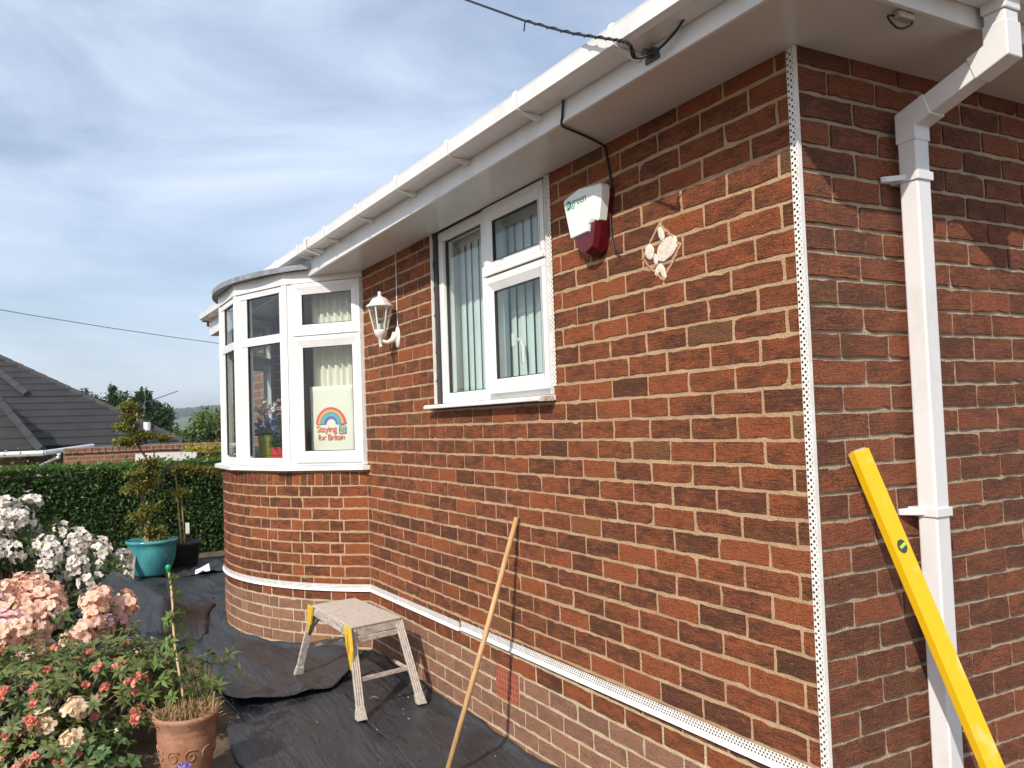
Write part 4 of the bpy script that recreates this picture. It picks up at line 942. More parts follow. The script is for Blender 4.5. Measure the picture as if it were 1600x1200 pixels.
pl = rough_poly([(-0.664, 2.294), (-0.547, 2.187), (-0.656, 2.070), (-0.780, 2.178)], 14, 0.0035, 3)
pin = []
for i, (x, z) in enumerate(pl):
    f_ = 0.90 - 0.07*random.Random(i+50).random()*(1.3 if x > -0.66 else 0.5); pin.append((x*f_ - 0.662*(1-f_), z*f_ + 2.180*(1-f_)))
nn_ = len(pl); rr_ = random.Random(9)
scar.add([(x, -0.0015, z) for x, z in pl] + [((x+a)/2, -0.0018-0.0015*rr_.random(), (z+c)/2) for (x, z), (a, c) in zip(pl, pin)] + [(x, -0.0015, z) for x, z in pin],
         [((i+1) % nn_, i, nn_+i, nn_+(i+1) % nn_) for i in range(nn_)] + [(nn_+(i+1) % nn_, nn_+i, 2*nn_+i, 2*nn_+(i+1) % nn_) for i in range(nn_)])
scar.build('mortar_rim', M['mortar'], front_wall, smooth=True)
def dab(cx, cz, rx, rz, rot, sd, parent=front_wall):
    r = random.Random(sd); k = 18; vs = []; 
    for ring, (f, h) in enumerate(((1.0, 0.0), (0.86, 0.0012), (0.45, 0.0018))):
        for i in range(k):
            a = 2*math.pi*i/k; rr2 = f*(1 + 0.14*math.sin(2*a+sd) + 0.05*r.uniform(-1, 1)); x, z = rx*rr2*math.cos(a), rz*rr2*math.sin(a)
            vs.append((cx + x*math.cos(rot) - z*math.sin(rot), -0.0015-h, cz + x*math.sin(rot) + z*math.cos(rot)))
    vs.append((cx, -0.0035, cz)); fs = []
    for ring in range(2): fs += [(ring*k+(i+1) % k, ring*k+i, (ring+1)*k+i, (ring+1)*k+(i+1) % k) for i in range(k)]
    fs += [(2*k+(i+1) % k, 2*k+i, 3*k) for i in range(k)]
    MB().add(vs, fs).build('mortar_dab', M['dab_white'], parent, smooth=True)
dab(-0.628, 2.188, 0.056, 0.042, 0.25, 1); dab(-0.727, 2.196, 0.024, 0.032, -0.2, 2); dab(-0.656, 2.247, 0.016, 0.030, 0.2, 3); dab(-0.693, 2.160, 0.014, 0.020, 0.0, 4); dab(-0.655, 2.110, 0.016, 0.028, 0.5, 5); dab(-0.683, 2.120, 0.014, 0.022, -0.5, 6)

# ------------------------------------------------------------------ black polythene on the ground
def interp(x, pts):
    if x <= pts[0][0]: return pts[0][1]
    for (a, b), (c, d) in zip(pts, pts[1:]):
        if x <= c: return b + (d-b)*(x-a)/(c-a)
    return pts[-1][1]
def ywall(x):
    if x >= INX: return -0.006
    d = x - XC
    if abs(d) < RB*math.sin(R(51)): return YC - math.sqrt(RB*RB - d*d) - 0.006
    return -0.006
def ridged(x, y, f, s):
    n_ = noise.noise(Vector((x*f, y*f, s))); return max(0.0, 1 - abs(n_)*5.0)**2
def wrinkle(x, y, sd):
    ca_, sa_ = math.cos(0.5+sd), math.sin(0.5+sd); u_ = x*ca_ + y*sa_; v_ = -x*sa_ + y*ca_
    h = 0.016*ridged(u_*0.55, v_*1.5, 1.0, sd) + 0.009*ridged(u_*1.6, v_*3.5, 1.0, sd+7) + 0.014*(noise.noise(Vector((x*1.3, y*1.3, sd)))+0.3)
    return max(0.0, h)
def sheet(name, ux, label, yl, yw, nu, nv, z0, sd, xe0=None, xe1=None, extra=None):
    vs = []; 
    for i in range(nu+1):
        for j in range(nv+1):
            u = i/nu; v = j/nv; xn = ux[0] + (ux[1]-ux[0])*u
            y = yl(xn) + (yw(xn)-yl(xn))*v
            a = xe0(y) if xe0 else ux[0]; b = xe1(y) if xe1 else ux[1]
            x = a + (b-a)*u
            y = yl(x) + (yw(x)-yl(x))*v
            z = z0 + wrinkle(x, y, sd) + gz(x, y)
            edge = min(v, 1-v, u, 1-u)
            up = max(0, (y - (yw(x)-0.05))/0.05)
            if yw is ywall: z += up*up*(0.030 + 0.035*noise.noise(Vector((x*3.1, 0, sd))))
            if extra: z += extra(x, y, u, v)
            vs.append((x, y, z))
    fs = [(i*(nv+1)+j, (i+1)*(nv+1)+j, (i+1)*(nv+1)+j+1, i*(nv+1)+j+1) for i in range(nu) for j in range(nv)]
    o = MB().add(vs, fs).build(name, M['sheet'], smooth=True); 
    sd_ = o.modifiers.new('thickness', 'SOLIDIFY'); sd_.thickness = 0.0015; sd_.offset = 1
    return tag(o, label, 'ground sheet')
flap = [(-1.40, -3.60), (-1.09, -3.42), (-0.978, -3.273), (-0.666, -3.282), (-0.473, -3.287), (-0.30, -3.45), (-0.175, -3.80), (-0.096, -3.93), (0.0, -4.0)]
left = [(-9.2, -1.7), (-7.0, -1.30), (-5.6, -1.15), (-4.6, -1.05), (-4.2, -0.99), (-3.625, -1.06), (-3.26, -1.03), (-2.95, -1.155), (-2.5, -1.175), (-2.2, -1.18), (-1.0, -1.4), (1.2, -1.7)]
yl_ = lambda x: interp(x, left) + 0.025*noise.noise(Vector((x*4, 1, 0)))
seam = lambda x: interp(x, [(-3.4, -0.46), (-3.26, -0.481), (-2.8, -0.488), (-2.29, -0.464), (-2.0, -0.50), (-1.7, -0.54), (1.2, -0.8)])
xflap = lambda y: interp(y, flap) + 0.02*noise.noise(Vector((y*6, 0, 3)))
def near_step(x, y, u, v): return 0.0
sheet('polythene_sheet', (-3.95, 1.0), 'black polythene sheet in front of the stool, its edge by the terracotta pot', yl_, lambda x: seam(x)+0.06, 110, 44, 0.004, 1.0)
sheet('polythene_sheet', (-4.2, 1.0), 'narrow strip of black polythene tucked along the foot of the long brick wall', seam, ywall, 130, 26, 0.013, 2.0)
def flap_up(x, y, u, v):
    e = max(0, 1-(1-u)*9); return e*(0.012 + 0.055*math.exp(-((y+0.27)/0.12)**2)) + (0.03*math.exp(-((y+0.95)/0.12)**2))*e
sheet('polythene_sheet', (-8.8, -3.3), 'black polythene sheet round the foot of the bay, overlapping behind the stool', yl_, ywall, 150, 52, 0.021, 3.0, xe1=xflap, extra=flap_up)
# crumpled end lifted over the bed
CP = [[(-8.2, -1.62, 0.02), (-8.0, -1.35, 0.03), (-7.7, -1.1, 0.04), (-7.3, -0.8, 0.035), (-7.0, -0.55, 0.03)],
      [(-7.2, -1.66, 0.10), (-7.0, -1.42, 0.26), (-6.7, -1.15, 0.22), (-6.6, -0.9, 0.11), (-6.4, -0.6, 0.03)],
      [(-6.5, -1.78, 0.16), (-6.15, -1.46, 0.46), (-5.70, -1.36, 0.44), (-5.40, -1.14, 0.30), (-5.85, -0.76, 0.06)],
      [(-6.0, -1.85, 0.08), (-5.75, -1.66, 0.10), (-5.35, -1.47, 0.13), (-5.05, -1.24, 0.10), (-5.3, -0.85, 0.035)],
      [(-5.7, -1.9, 0.01), (-5.45, -1.72, 0.015), (-5.1, -1.55, 0.012), (-4.85, -1.3, 0.01), (-4.95, -0.98, 0.03)]]
def patch(cp, nu, nv, sd, amp):
    n0, n1 = len(cp)-1, len(cp[0])-1; vs = []
    for i in range(nu+1):
        for j in range(nv+1):
            a = i/nu*n0; b = j/nv*n1; i0 = min(int(a), n0-1); j0 = min(int(b), n1-1); f, g_ = a-i0, b-j0
            f2, g2 = f, g_
            p = (V3(cp[i0][j0])*(1-f2) + V3(cp[i0+1][j0])*f2)*(1-g2) + (V3(cp[i0][j0+1])*(1-f2) + V3(cp[i0+1][j0+1])*f2)*g2
            p.z += amp*(ridged(p.x, p.y*1.6, 2.2, sd) + 0.6*noise.noise(Vector((p.x*3, p.y*3, sd)))); vs.append(p)
    return MB().add(vs, [(i*(nv+1)+j, (i+1)*(nv+1)+j, (i+1)*(nv+1)+j+1, i*(nv+1)+j+1) for i in range(nu) for j in range(nv)])
o = patch(CP, 40, 40, 5.0, 0.016).build('polythene_sheet', M['sheet'], smooth=True); s_ = o.modifiers.new('thickness', 'SOLIDIFY'); s_.thickness = 0.0015
tag(o, 'crumpled black polythene lifted into a ridge below the turquoise pot', 'ground sheet')
o = patch([[(-9.1, -1.0, 0.03), (-9.2, -0.5, 0.05), (-9.3, 0.1, 0.03)], [(-8.6, -0.95, 0.10), (-8.7, -0.45, 0.13), (-8.8, 0.1, 0.08)], [(-8.1, -0.8, 0.03), (-8.1, -0.4, 0.04), (-8.2, 0.1, 0.03)]], 30, 30, 8.0, 0.03).build('polythene_sheet', M['sheet'], smooth=True)
tag(o, 'rumpled black polythene heaped beside the black pot near the hedge', 'ground sheet')

# ------------------------------------------------------------------ hop-up work platform
st = thing('work_platform', (-3.25, -0.35, 0), 'plaster splattered aluminium step stool with yellow corner brackets on the black sheet', 'step stool')
ZTOP = 0.478
TC = [V3((-3.60, -0.500, 0)), V3((-3.645, -0.205, 0)), V3((-2.935, -0.165, 0)), V3((-2.865, -0.487, 0))]
pb = MB()
pb.prism([(p.x, p.y, ZTOP-0.012) for p in TC], (0, 0, 0.012)); pb.build('tread', M['platform'], st, bevel=0.004)
fr_ = MB()
for a, b in ((0, 1), (1, 2), (2, 3), (3, 0)):
    p, q = TC[a], TC[b]; cen = (TC[0]+TC[1]+TC[2]+TC[3])/4
    ins = lambda v: v + (cen-v).normalized()*0.016
    fr_.bar(ins(p)+V3((0, 0, ZTOP-0.036)), ins(q)+V3((0, 0, ZTOP-0.036)), 0.022, 0.046)
fr_.build('rim', M['alloy'], st, bevel=0.002)
FT = [V3((-3.73, -0.560, 0.03)), V3((-3.80, -0.190, 0.03)), V3((-2.755, -0.130, 0.03)), V3((-2.695, -0.500, 0.03))]
cen = (TC[0]+TC[1]+TC[2]+TC[3])/4
tops = [p + (cen-p).normalized()*0.022 + V3((0, 0, ZTOP-0.02)) for p in TC]
for i in range(4):
    b = MB(); d = (FT[i]-tops[i]).normalized(); axx = V3((1, 0, 0)); sd2 = d.cross(axx).normalized(); fr2 = sd2.cross(d)
    # ribbed channel leg
    b.obox((tops[i]+FT[i])/2, ((FT[i]-tops[i])/2, sd2*0.021, fr2*0.0085))
    for s in (-0.018, -0.006, 0.006, 0.018): b.obox((tops[i]+FT[i])/2 + sd2*s + fr2*(0.0115 if i in (2, 3) else -0.0115), ((FT[i]-tops[i])/2*0.99, sd2*0.003, fr2*0.003))
    lg = b.build('leg', M['alloy'], st, bevel=0.0015)
    f = MB(); p = FT[i]; f.prism([p + V3((-0.020, -0.022, 0.035)), p + V3((0.020, -0.022, 0.035)), p + V3((0.020, 0.022, 0.035)), p + V3((-0.020, 0.022, 0.035))], d*0.0)if False else None
    q = p + d*0.012; top4 = [p - d*0.055 + sd2*a_*0.024 + fr2*c_*0.015 for a_, c_ in ((-1, -1), (1, -1), (1, 1), (-1, 1))]; bot4 = [V3((v.x, v.y, 0.028)) + V3(((1 if d.x > 0 else -1)*0.004, 0, 0)) for v in [p + sd2*a_*0.029 + fr2*c_*0.024 for a_, c_ in ((-1, -1), (1, -1), (1, 1), (-1, 1))]]
    f.add(top4+bot4, [(0, 1, 2, 3), (7, 6, 5, 4)] + [(k+4, (k+1) % 4+4, (k+1) % 4, k) for k in range(4)])
    f.build('rubber_foot', M['foot'], lg, bevel=0.003)
for (a, b_) in ((2, 3), (0, 1)):      # cross rails of each end frame
    for f0, hgt, nm in ((0.13, 0.030, 'cross_rail'), (0.58, 0.024, 'cross_rail')):
        p, q = tops[a].lerp(FT[a], f0), tops[b_].lerp(FT[b_], f0); MB().bar(p, q, 0.010, hgt).build(nm, M['alloy'], st, bevel=0.0015)
MB().bar(tops[2].lerp(FT[2], 0.62), V3((-3.05, -0.17, 0.20)), 0.008, 0.018).build('stay', M['alloy'], st); MB().bar(tops[1].lerp(FT[1], 0.35), tops[1].lerp(tops[2], 0.25), 0.008, 0.014).build('stay', M['alloy'], st)
MB().bar(tops[0].lerp(FT[0], 0.38), tops[0].lerp(tops[3], 0.26), 0.006, 0.016).build('stay', M['dark_steel'], st)
MB().tube([tops[3].lerp(FT[3], 0.55), (-2.90, -0.36, 0.21)], 0.004, 6).build('hinge_wire', M['dark_steel'], st)
for i in (0, 3):      # yellow corner brackets
    t_ = tops[i]; d = (FT[i]-t_).normalized(); sx_ = -1 if i == 0 else 1
    b = MB(); y_ = -0.512 if i == 0 else -0.516
    pts = [t_ + V3((-0.050, 0, 0.020)), t_ + V3((0.050, 0, 0.020)), t_ + d*0.10 + V3((0.046, 0, 0)), t_ + d*0.16 + V3((0.020, 0, 0)), t_ + d*0.22 + V3((-0.012, 0, 0)), t_ + d*0.10 + V3((-0.040, 0, 0))]
    b.prism([(p.x, t_.y-0.030-0.1*max(0, t_.z-p.z)*0.28, p.z) for p in pts], (0, 0.016, 0)); br_ = b.build('corner_bracket', M['yellow_plastic'], st, bevel=0.003)
    if i == 3:
        MB().prism([(p.x*0.5+t_.x*0.5+0.003, t_.y-0.0345-0.1*max(0, t_.z-p.z)*0.1, (p.z*0.55+t_.z*0.45)-0.025) for p in pts[1:5]], (0, 0.003, 0)).build('warning_label', M['red_label'], br_)

# ------------------------------------------------------------------ wooden pole leaning on the wall
tag(MB().tube([(-1.752, -0.440, 0.022), (-1.770, -0.22, 0.58), (-1.788, -0.013, 1.131)], [0.0125, 0.0128, 0.0115], 14).build('wooden_pole', M['wood_pole'], smooth=True), 'plain wooden broom pole leaning against the brick wall beside the stool', 'pole')

# ------------------------------------------------------------------ yellow spirit level
lv = thing('spirit_level', (0.46, 0.40, 0), 'yellow box section spirit level leaning across the white downpipe', 'spirit level')
Tp = V3((0.028, 0.146, 1.462)); Bp = V3((0.30, 0.272, 0.614)); dl = (Bp-Tp).normalized(); Lp = Tp + dl*(Tp.z/(-dl.z))*0.985
nf = V3((1.0, -0.12, 0.0)); nf = (nf - dl*nf.dot(dl)).normalized(); wv_ = dl.cross(nf).normalized()
if wv_.y < 0: wv_ = -wv_
HW, HT = 0.0290, 0.0125
b = MB(); cc = (Tp+Lp)/2; hl = (Lp-Tp)/2
b.obox(cc - nf*0.0, (hl, wv_*HW, nf*HT)); body = b.build('body', M['yellow_paint'], lv, bevel=0.002)
b = MB(); b.obox(cc + wv_*(HW-0.003) , (hl*0.999, wv_*0.0032, nf*(HT+0.0012))); b.obox(cc - wv_*(HW-0.003), (hl*0.999, wv_*0.0032, nf*(HT+0.0012))); b.build('flange', M['yellow_paint'], lv, bevel=0.001)
MB().obox(Tp - dl*0.0015, (dl*0.003, wv_*0.021, nf*0.010)).build('end_cap', M['foot'], lv)
def vial(s):
    c = Tp + dl*s + nf*(HT+0.0003); b = MB()
    ring = [(c + dl*0.020*math.cos(a) + wv_*0.0165*math.sin(a)) for a in [2*math.pi*i/24 for i in range(24)]]
    b.prism(ring, nf*0.0012); v_ = b.build('vial_window', M['vial_dark'], lv)
    g_ = MB(); g_.tube([c - wv_*0.011 + dl*0.004 + nf*0.002, c + wv_*0.011 - dl*0.004 + nf*0.002], 0.0055, 10); g_.build('vial', M['vial'], v_)
vial(0.295)
c = Tp + dl*1.06 + nf*(HT+0.0004) + wv_*0.012
MB().obox(Tp + dl*0.98 + wv_*0.013 + nf*(HT+0.0002), (dl*0.028, wv_*0.0105, nf*0.0012)).build('vial_window', M['vial_dark'], lv)
MB().tube([Tp + dl*0.965 + wv_*0.013 + nf*(HT+0.001), Tp + dl*1.0 + wv_*0.013 + nf*(HT+0.001)], 0.006, 10).build('vial', M['vial'], lv)

# ------------------------------------------------------------------ alarm bell box
al = thing('alarm_box', (-1.04, 0, 2.23), 'white and dark red burglar alarm box on the brick wall beside the window', 'alarm box')
back = [(-1.172, 2.487), (-0.930, 2.497), (-0.985, 2.245), (-1.055, 2.228), (-1.105, 2.243)]
def outline(inset, top=0.0):
    c = (-1.045, 2.38); return [(c[0] + (x-c[0])*(1-inset), c[1] + (z-c[1])*(1-inset) + top) for x, z in [(-1.176, 2.486), (-1.060, 2.512), (-0.922, 2.488), (-0.926, 2.455), (-0.955, 2.350), (-0.985, 2.245), (-1.040, 2.226), (-1.095, 2.246), (-1.126, 2.300), (-1.165, 2.440)]]
def shell(lo, hi, y0, y1, y2, name, mt, clipz=None):
    b = MB(); n_ = len(lo); b.add([(x, y0, z) for x, z in lo] + [(x, y1, z) for x, z in lo] + [(x, y2, z) for x, z in hi], [(i, (i+1) % n_, n_+(i+1) % n_, n_+i) for i in range(n_)] + [(n_+i, n_+(i+1) % n_, 2*n_+(i+1) % n_, 2*n_+i) for i in range(n_)] + [tuple(range(2*n_, 3*n_))])
    return b.build(name, mt, al, bevel=0.0018)
shell(outline(0.05), outline(0.16), -0.001, -0.048, -0.070, 'red_body', M['alarm_red'])
wt = [(-1.180, 2.484), (-1.170, 2.494), (-1.060, 2.516), (-0.938, 2.502), (-0.926, 2.490), (-0.930, 2.450), (-0.954, 2.362), (-0.998, 2.350), (-1.004, 2.322), (-1.138, 2.318), (-1.168, 2.430)]
wi = [(-1.176, 2.481), (-1.166, 2.489), (-1.060, 2.508), (-0.966, 2.496), (-0.957, 2.486), (-0.962, 2.450), (-0.982, 2.372), (-1.003, 2.356), (-1.010, 2.328), (-1.133, 2.323), (-1.163, 2.430)]
shell(wt, wi, -0.026, -0.062, -0.080, 'white_cover', M['alarm_white'])
MB().prism([(-1.139+0.0195*math.cos(a), -0.0812, 2.4585+0.0195*math.sin(a)) for a in [2*math.pi*i/28 for i in range(28)]], (0, 0.002, 0)).build('logo_disc', M['green_ink'], al)
def text(body_, size, loc, rot, mt, parent, name='lettering', align='LEFT', shear=0.0, space=1.0):
    cu = bpy.data.curves.new(name, 'FONT'); cu.body = body_; cu.size = size; cu.align_x = align; cu.extrude = 0.0003; cu.shear = shear; cu.space_character = space; cu.offset = 0.0
    o = bpy.data.objects.new(name, cu); cu.materials.append(mt); link(o, parent, loc); bpy.context.view_layer.update()
    me_ = bpy.data.meshes.new_from_object(o.evaluated_get(bpy.context.evaluated_depsgraph_get())); w_ = loc; bpy.data.objects.remove(o)
    o = bpy.data.objects.new(name, me_); link(o, parent, w_); o.rotation_euler = rot
    if not me_.materials: me_.materials.append(mt)
    return o
text('gb', 0.031, (-1.158, -0.0816, 2.4515), (R(90), 0, 0), M['alarm_white'], al)
text('green', 0.050, (-1.1180, -0.0804, 2.4495), (R(90), 0, R(0)), M['green_ink'], al, space=0.95)

# ------------------------------------------------------------------ wall lantern
ln_ = thing('wall_lantern', (-3.27, 0, 2.08), 'white six sided lantern on a curved bracket between the bay and the window', 'wall lamp')
lx, ly = -3.28, -0.112
b = MB(); b.lathe([(0.0, 0.0), (0.048, 0.0), (0.045, 0.008), (0.030, 0.014), (0.017, 0.024), (0.0, 0.026)], (0, 0, 0), 16)
pl_ = MB(); pl_.add([(-3.27 + v[0]*0.85, -v[2], 2.142 + v[1]*1.5) for v in b.v], [f[::-1] for f in b.f]); pl_.build('wall_plate', M['white_paint'], ln_, smooth=True)
MB().tube([(-3.27, -0.012, 2.160), (-3.272, -0.035, 2.125), (-3.276, -0.070, 2.108), (lx, ly, 2.122)], [0.030, 0.020, 0.013, 0.012], 10).build('arm', M['white_paint'], ln_, smooth=True)
MB().lathe([(0.0, 2.075), (0.010, 2.080), (0.012, 2.090), (0.008, 2.097), (0.014, 2.104), (0.016, 2.135), (0.030, 2.146), (0.036, 2.158), (0.041, 2.172), (0.043, 2.186), (0.0, 2.187)], (lx, ly, 0), 12).build('lamp_base', M['white_paint'], ln_, smooth=True)
hexa = lambda r, z, k: V3((lx + r*math.cos(math.pi/3*k+0.3), ly + r*math.sin(math.pi/3*k+0.3), z))
for k in range(6):
    MB().bar(hexa(0.041, 2.186, k), hexa(0.072, 2.333, k), 0.009, 0.006, up=(math.cos(math.pi/3*k+0.3), math.sin(math.pi/3*k+0.3), 0)).build('lamp_bar', M['white_paint'], ln_)
    MB().add([hexa(0.039, 2.188, k), hexa(0.039, 2.188, k+1), hexa(0.069, 2.333, k+1), hexa(0.069, 2.333, k)], [(0, 1, 2, 3)]).build('lamp_pane', M['glass'], ln_)
b = MB(); b.lathe([(0.074, 2.328), (0.088, 2.332), (0.088, 2.338), (0.070, 2.350), (0.060, 2.366), (0.046, 2.384), (0.024, 2.394), (0.014, 2.398), (0.010, 2.408), (0.013, 2.418), (0.009, 2.428), (0.0, 2.431)], (lx, ly, 0), 12); b.lathe([(0.0, 2.331), (0.076, 2.3285)], (lx, ly, 0), 12); b.build('lamp_roof', M['white_paint'], ln_)
MB().lathe([(0.0, 2.188), (0.016, 2.188), (0.016, 2.225), (0.0, 2.226)], (lx, ly, 0), 10).build('bulb_holder', M['upvc'], ln_)
MB().lathe([(0.010, 2.225), (0.020, 2.245), (0.022, 2.262), (0.014, 2.282), (0.0, 2.287)], (lx, ly, 0), 12).build('bulb', M['glass'], ln_, smooth=True)
tag(MB().tube([(-3.262, -0.004, 2.20), (-3.264, -0.005, 2.35), (-3.262, -0.004, 2.50), (-3.265, -0.004, ZS)], 0.0035, 6).build('lamp_cable', M['white_paint']), 'thin white cable running up the brick from the lantern to the soffit', 'cable')

# ------------------------------------------------------------------ cables on the eaves
br = thing('cable_bracket', (-0.295, -0.30, 2.69), 'small dark steel bracket holding the overhead cable on the white fascia', 'bracket')
b = MB(); b.prism([(-0.33, -0.300, 2.690), (-0.262, -0.300, 2.690), (-0.268, -0.300, 2.722), (-0.295, -0.300, 2.735), (-0.322, -0.300, 2.720)], (0, -0.006, 0)); b.build('plate', M['dark_steel'], br)
MB().tube([(-0.297, -0.300, 2.712), (-0.297, -0.335, 2.712)], 0.014, 8).build('hook', M['dark_steel'], br)
dirc = V3((-0.52, -0.15, 0.315)); B0 = V3((-0.297, -0.33, 2.700))
pA = V3((-0.838, -0.44, 3.029)); pB = V3((-1.167, -0.50, 3.243))
pth = [V3((0.06, -0.335, 2.815)), V3((-0.05, -0.332, 2.775)), V3((-0.15, -0.327, 2.722)), V3((-0.25, -0.33, 2.696)), V3((-0.300, -0.37, 2.690)), V3((-0.255, -0.425, 2.705)), V3((-0.330, -0.432, 2.748)), V3((-0.55, -0.436, 2.862)), pA] + [pA + (pB-pA)*k for k in (1, 3, 8, 20, 40)]
def smoothpath(P, n_=6):
    out = []
    for i in range(len(P)-1):
        p0, p1, p2, p3 = P[max(i-1, 0)], P[i], P[i+1], P[min(i+2, len(P)-1)]
        for k in range(n_):
            t = k/n_; out.append(0.5*((2*p1) + (p2-p0)*t + (2*p0-5*p1+4*p2-p3)*t*t + (3*p1-p0-3*p2+p3)*t**3))
    return out + [P[-1]]
oc = thing('overhead_cable', (-0.3, -0.33, 2.70), 'black overhead cable reaching the house across the white gutter', 'cable')
MB().tube(smoothpath(pth[:9]), 0.0042, 7).build('lead', M['cable'], oc, smooth=True); MB().tube([pA, pth[9], pth[10], pth[13]], 0.0042, 6).build('span', M['cable'], oc)
hl_ = []; base_p = smoothpath([V3((-0.300, -0.37, 2.690)), V3((-0.255, -0.425, 2.705)), V3((-0.330, -0.432, 2.748)), V3((-0.55, -0.436, 2.862)), pA], 40)
for i, p in enumerate(base_p):
    a = i*0.62; hl_.append(p + V3((0.2, 0.3, 0.9)).normalized()*0.0050*math.cos(a) + V3((0.1, -0.9, 0.3)).normalized()*0.0050*math.sin(a))
MB().tube(hl_ + [pA + V3((-0.02, 0.01, -0.03))], 0.0026, 5).build('binding_wire', M['cable'], oc)
P = [V3((-0.80, -0.3005, 2.80)), V3((-0.806, -0.3055, 2.745)), V3((-0.820, -0.303, 2.690)), V3((-0.850, -0.285, 2.6695)), V3((-0.88, -0.22, 2.6690)), V3((-0.93, -0.10, 2.6690)), V3((-0.965, -0.012, 2.660)), V3((-0.962, -0.007, 2.62)), V3((-0.940, -0.007, 2.50)), V3((-0.952, -0.007, 2.40)), V3((-0.950, -0.008, 2.30)), V3((-0.925, -0.010, 2.235)), V3((-0.897, -0.012, 2.222))]
tag(MB().tube(smoothpath(P), 0.0048, 8).build('loose_cable', M['cable'], smooth=True), 'cut black cable hanging down the brick right of the alarm box', 'cable')
jb = thing('junction_clip', (0.29, 0.12, 2.69), 'small cable connector on the fascia near the top of the downpipe', 'connector')
MB().box(0.262, 0.289, 0.085, 0.150, ZS-0.022, ZS-0.002).build('clip_body', M['foot'], jb, bevel=0.003)
MB().tube(smoothpath([V3((0.27, 0.09, ZS-0.012)), V3((0.268, 0.06, ZS-0.02)), V3((0.27, 0.10, ZS-0.045)), V3((0.278, 0.145, ZS-0.03)), V3((0.277, 0.148, ZS-0.012))]), 0.0035, 6).build('loop', M['cable'], jb)

# ------------------------------------------------------------------ things inside the bay
A0_, d0_, q0_ = facet(0)
cu = MB(); nC = 60
for k in range(nC+1):
    s = 0.12 + 0.42*k/nC; off = 0.17 + 0.020*math.sin(k*0.78) + 0.006*math.sin(k*1.9+1)
    p = A0_ + d0_*s + q0_*off; cu.v += [(p.x, p.y, 1.36), (p.x, p.y, 2.60)]; cu.a += [(0.5,)*4]*2
    if k: cu.f.append((2*k-2, 2*k, 2*k+1, 2*k-1)); cu.mi.append(0)
tag(cu.build('curtain', M['curtain'], smooth=True), 'cream curtain drawn beside the bay casement nearest the wall', 'curtain')
A1_, d1_, q1_ = facet(1)
cu = MB(); nC = 40
for k in range(nC+1):
    s = 0.02 + 0.30*k/nC; off = 0.42 + 0.018*math.sin(k*0.9); p = A1_ + d1_*s + q1_*off; cu.v += [(p.x, p.y, 1.36), (p.x, p.y, 2.60)]; cu.a += [(0.5,)*4]*2
    if k: cu.f.append((2*k-2, 2*k, 2*k+1, 2*k-1)); cu.mi.append(0)
bag = thing('paper_bag', (-4.22, -0.15, 1.33), 'cream paper bag with a printed rainbow standing in the bay window', 'paper bag')
def bpt(s, z, o): p = A0_ + d0_*s + q0_*o; return (p.x, p.y, z)
bb = MB(); ns, nz_ = 12, 16
for j in range(nz_+1):
    for i in range(ns+1):
        s = 0.150 + 0.358*i/ns; z = 1.332 + 0.556*j/nz_
        o_ = 0.088 + 0.004*noise.noise(Vector((s*9, z*7, 1))) + (0.010 if z < 1.50 else 0)*abs(math.sin(z*30)) * (0.4) + 0.010*abs(i/ns-0.5)**2
        bb.v.append(bpt(s + 0.004*math.sin(z*11), z, o_)); bb.a.append((0.5,)*4)
for j in range(nz_):
    for i in range(ns):
        a = j*(ns+1)+i; bb.f.append((a+1, a, a+ns+1, a+ns+2)); bb.mi.append(0)
def side(i0):
    return None
o = bb.build('bag_front', M['paper'], bag, smooth=True); m_ = o.modifiers.new('t', 'SOLIDIFY'); m_.thickness = 0.001
sb = MB()
for (s,) in ((0.150,), (0.508,)): sb.add([bpt(s, 1.333, 0.090), bpt(s, 1.333, 0.20), bpt(s, 1.88, 0.14), bpt(s, 1.88, 0.090)], [(0, 1, 2, 3)])
sb.build('bag_gusset', M['paper'], bag)
yaw = math.atan2(-d0_.y, -d0_.x)
for k, (r1, r0, mk) in enumerate(((0.124, 0.106, 'ink_red'), (0.106, 0.089, 'ink_orange'), (0.089, 0.074, 'ink_green'), (0.074, 0.059, 'ink_teal'), (0.059, 0.040, 'ink_purple'))):
    b = MB(); n_ = 24
    for i in range(n_+1):
        a = math.pi*i/n_
        for r_ in (r0, r1): b.v.append(bpt(0.337 - r_*math.cos(a), 1.613 + r_*math.sin(a)*0.98, 0.0812)); b.a.append((0.5,)*4)
        if i: b.f.append((2*i-2, 2*i-1, 2*i+1, 2*i)); b.mi.append(0)
    b.build('printed_arch', M[mk], bag)
text('Staying', 0.066, bpt(0.458, 1.557, 0.0812), (R(90), 0, yaw), M['ink_red'], bag, space=0.92)
text('@', 0.040, bpt(0.262, 1.563, 0.0812), (R(90), 0, yaw), M['ink_navy'], bag)
text('for Britain', 0.060, bpt(0.446, 1.499, 0.0812), (R(90), 0, yaw), M['ink_red'], bag, space=0.92)
hs = [(0.268, 1.545), (0.215, 1.545), (0.215, 1.592), (0.240, 1.612), (0.268, 1.592)]
b = MB()
for (s, z), (s2, z2) in zip(hs, hs[1:] + hs[:1]): b.bar(bpt(s, z, 0.0812), bpt(s2, z2, 0.0812), 0.001, 0.005, up=(0, 0, 1)) if abs(z-z2) < 0.04 else b.obox(V3(bpt((s+s2)/2, (z+z2)/2, 0.0812)), (d0_*0.0025, q0_*0.0005, V3((0, 0, abs(z-z2)/2))))
b.build('printed_house', M['ink_navy'], bag)
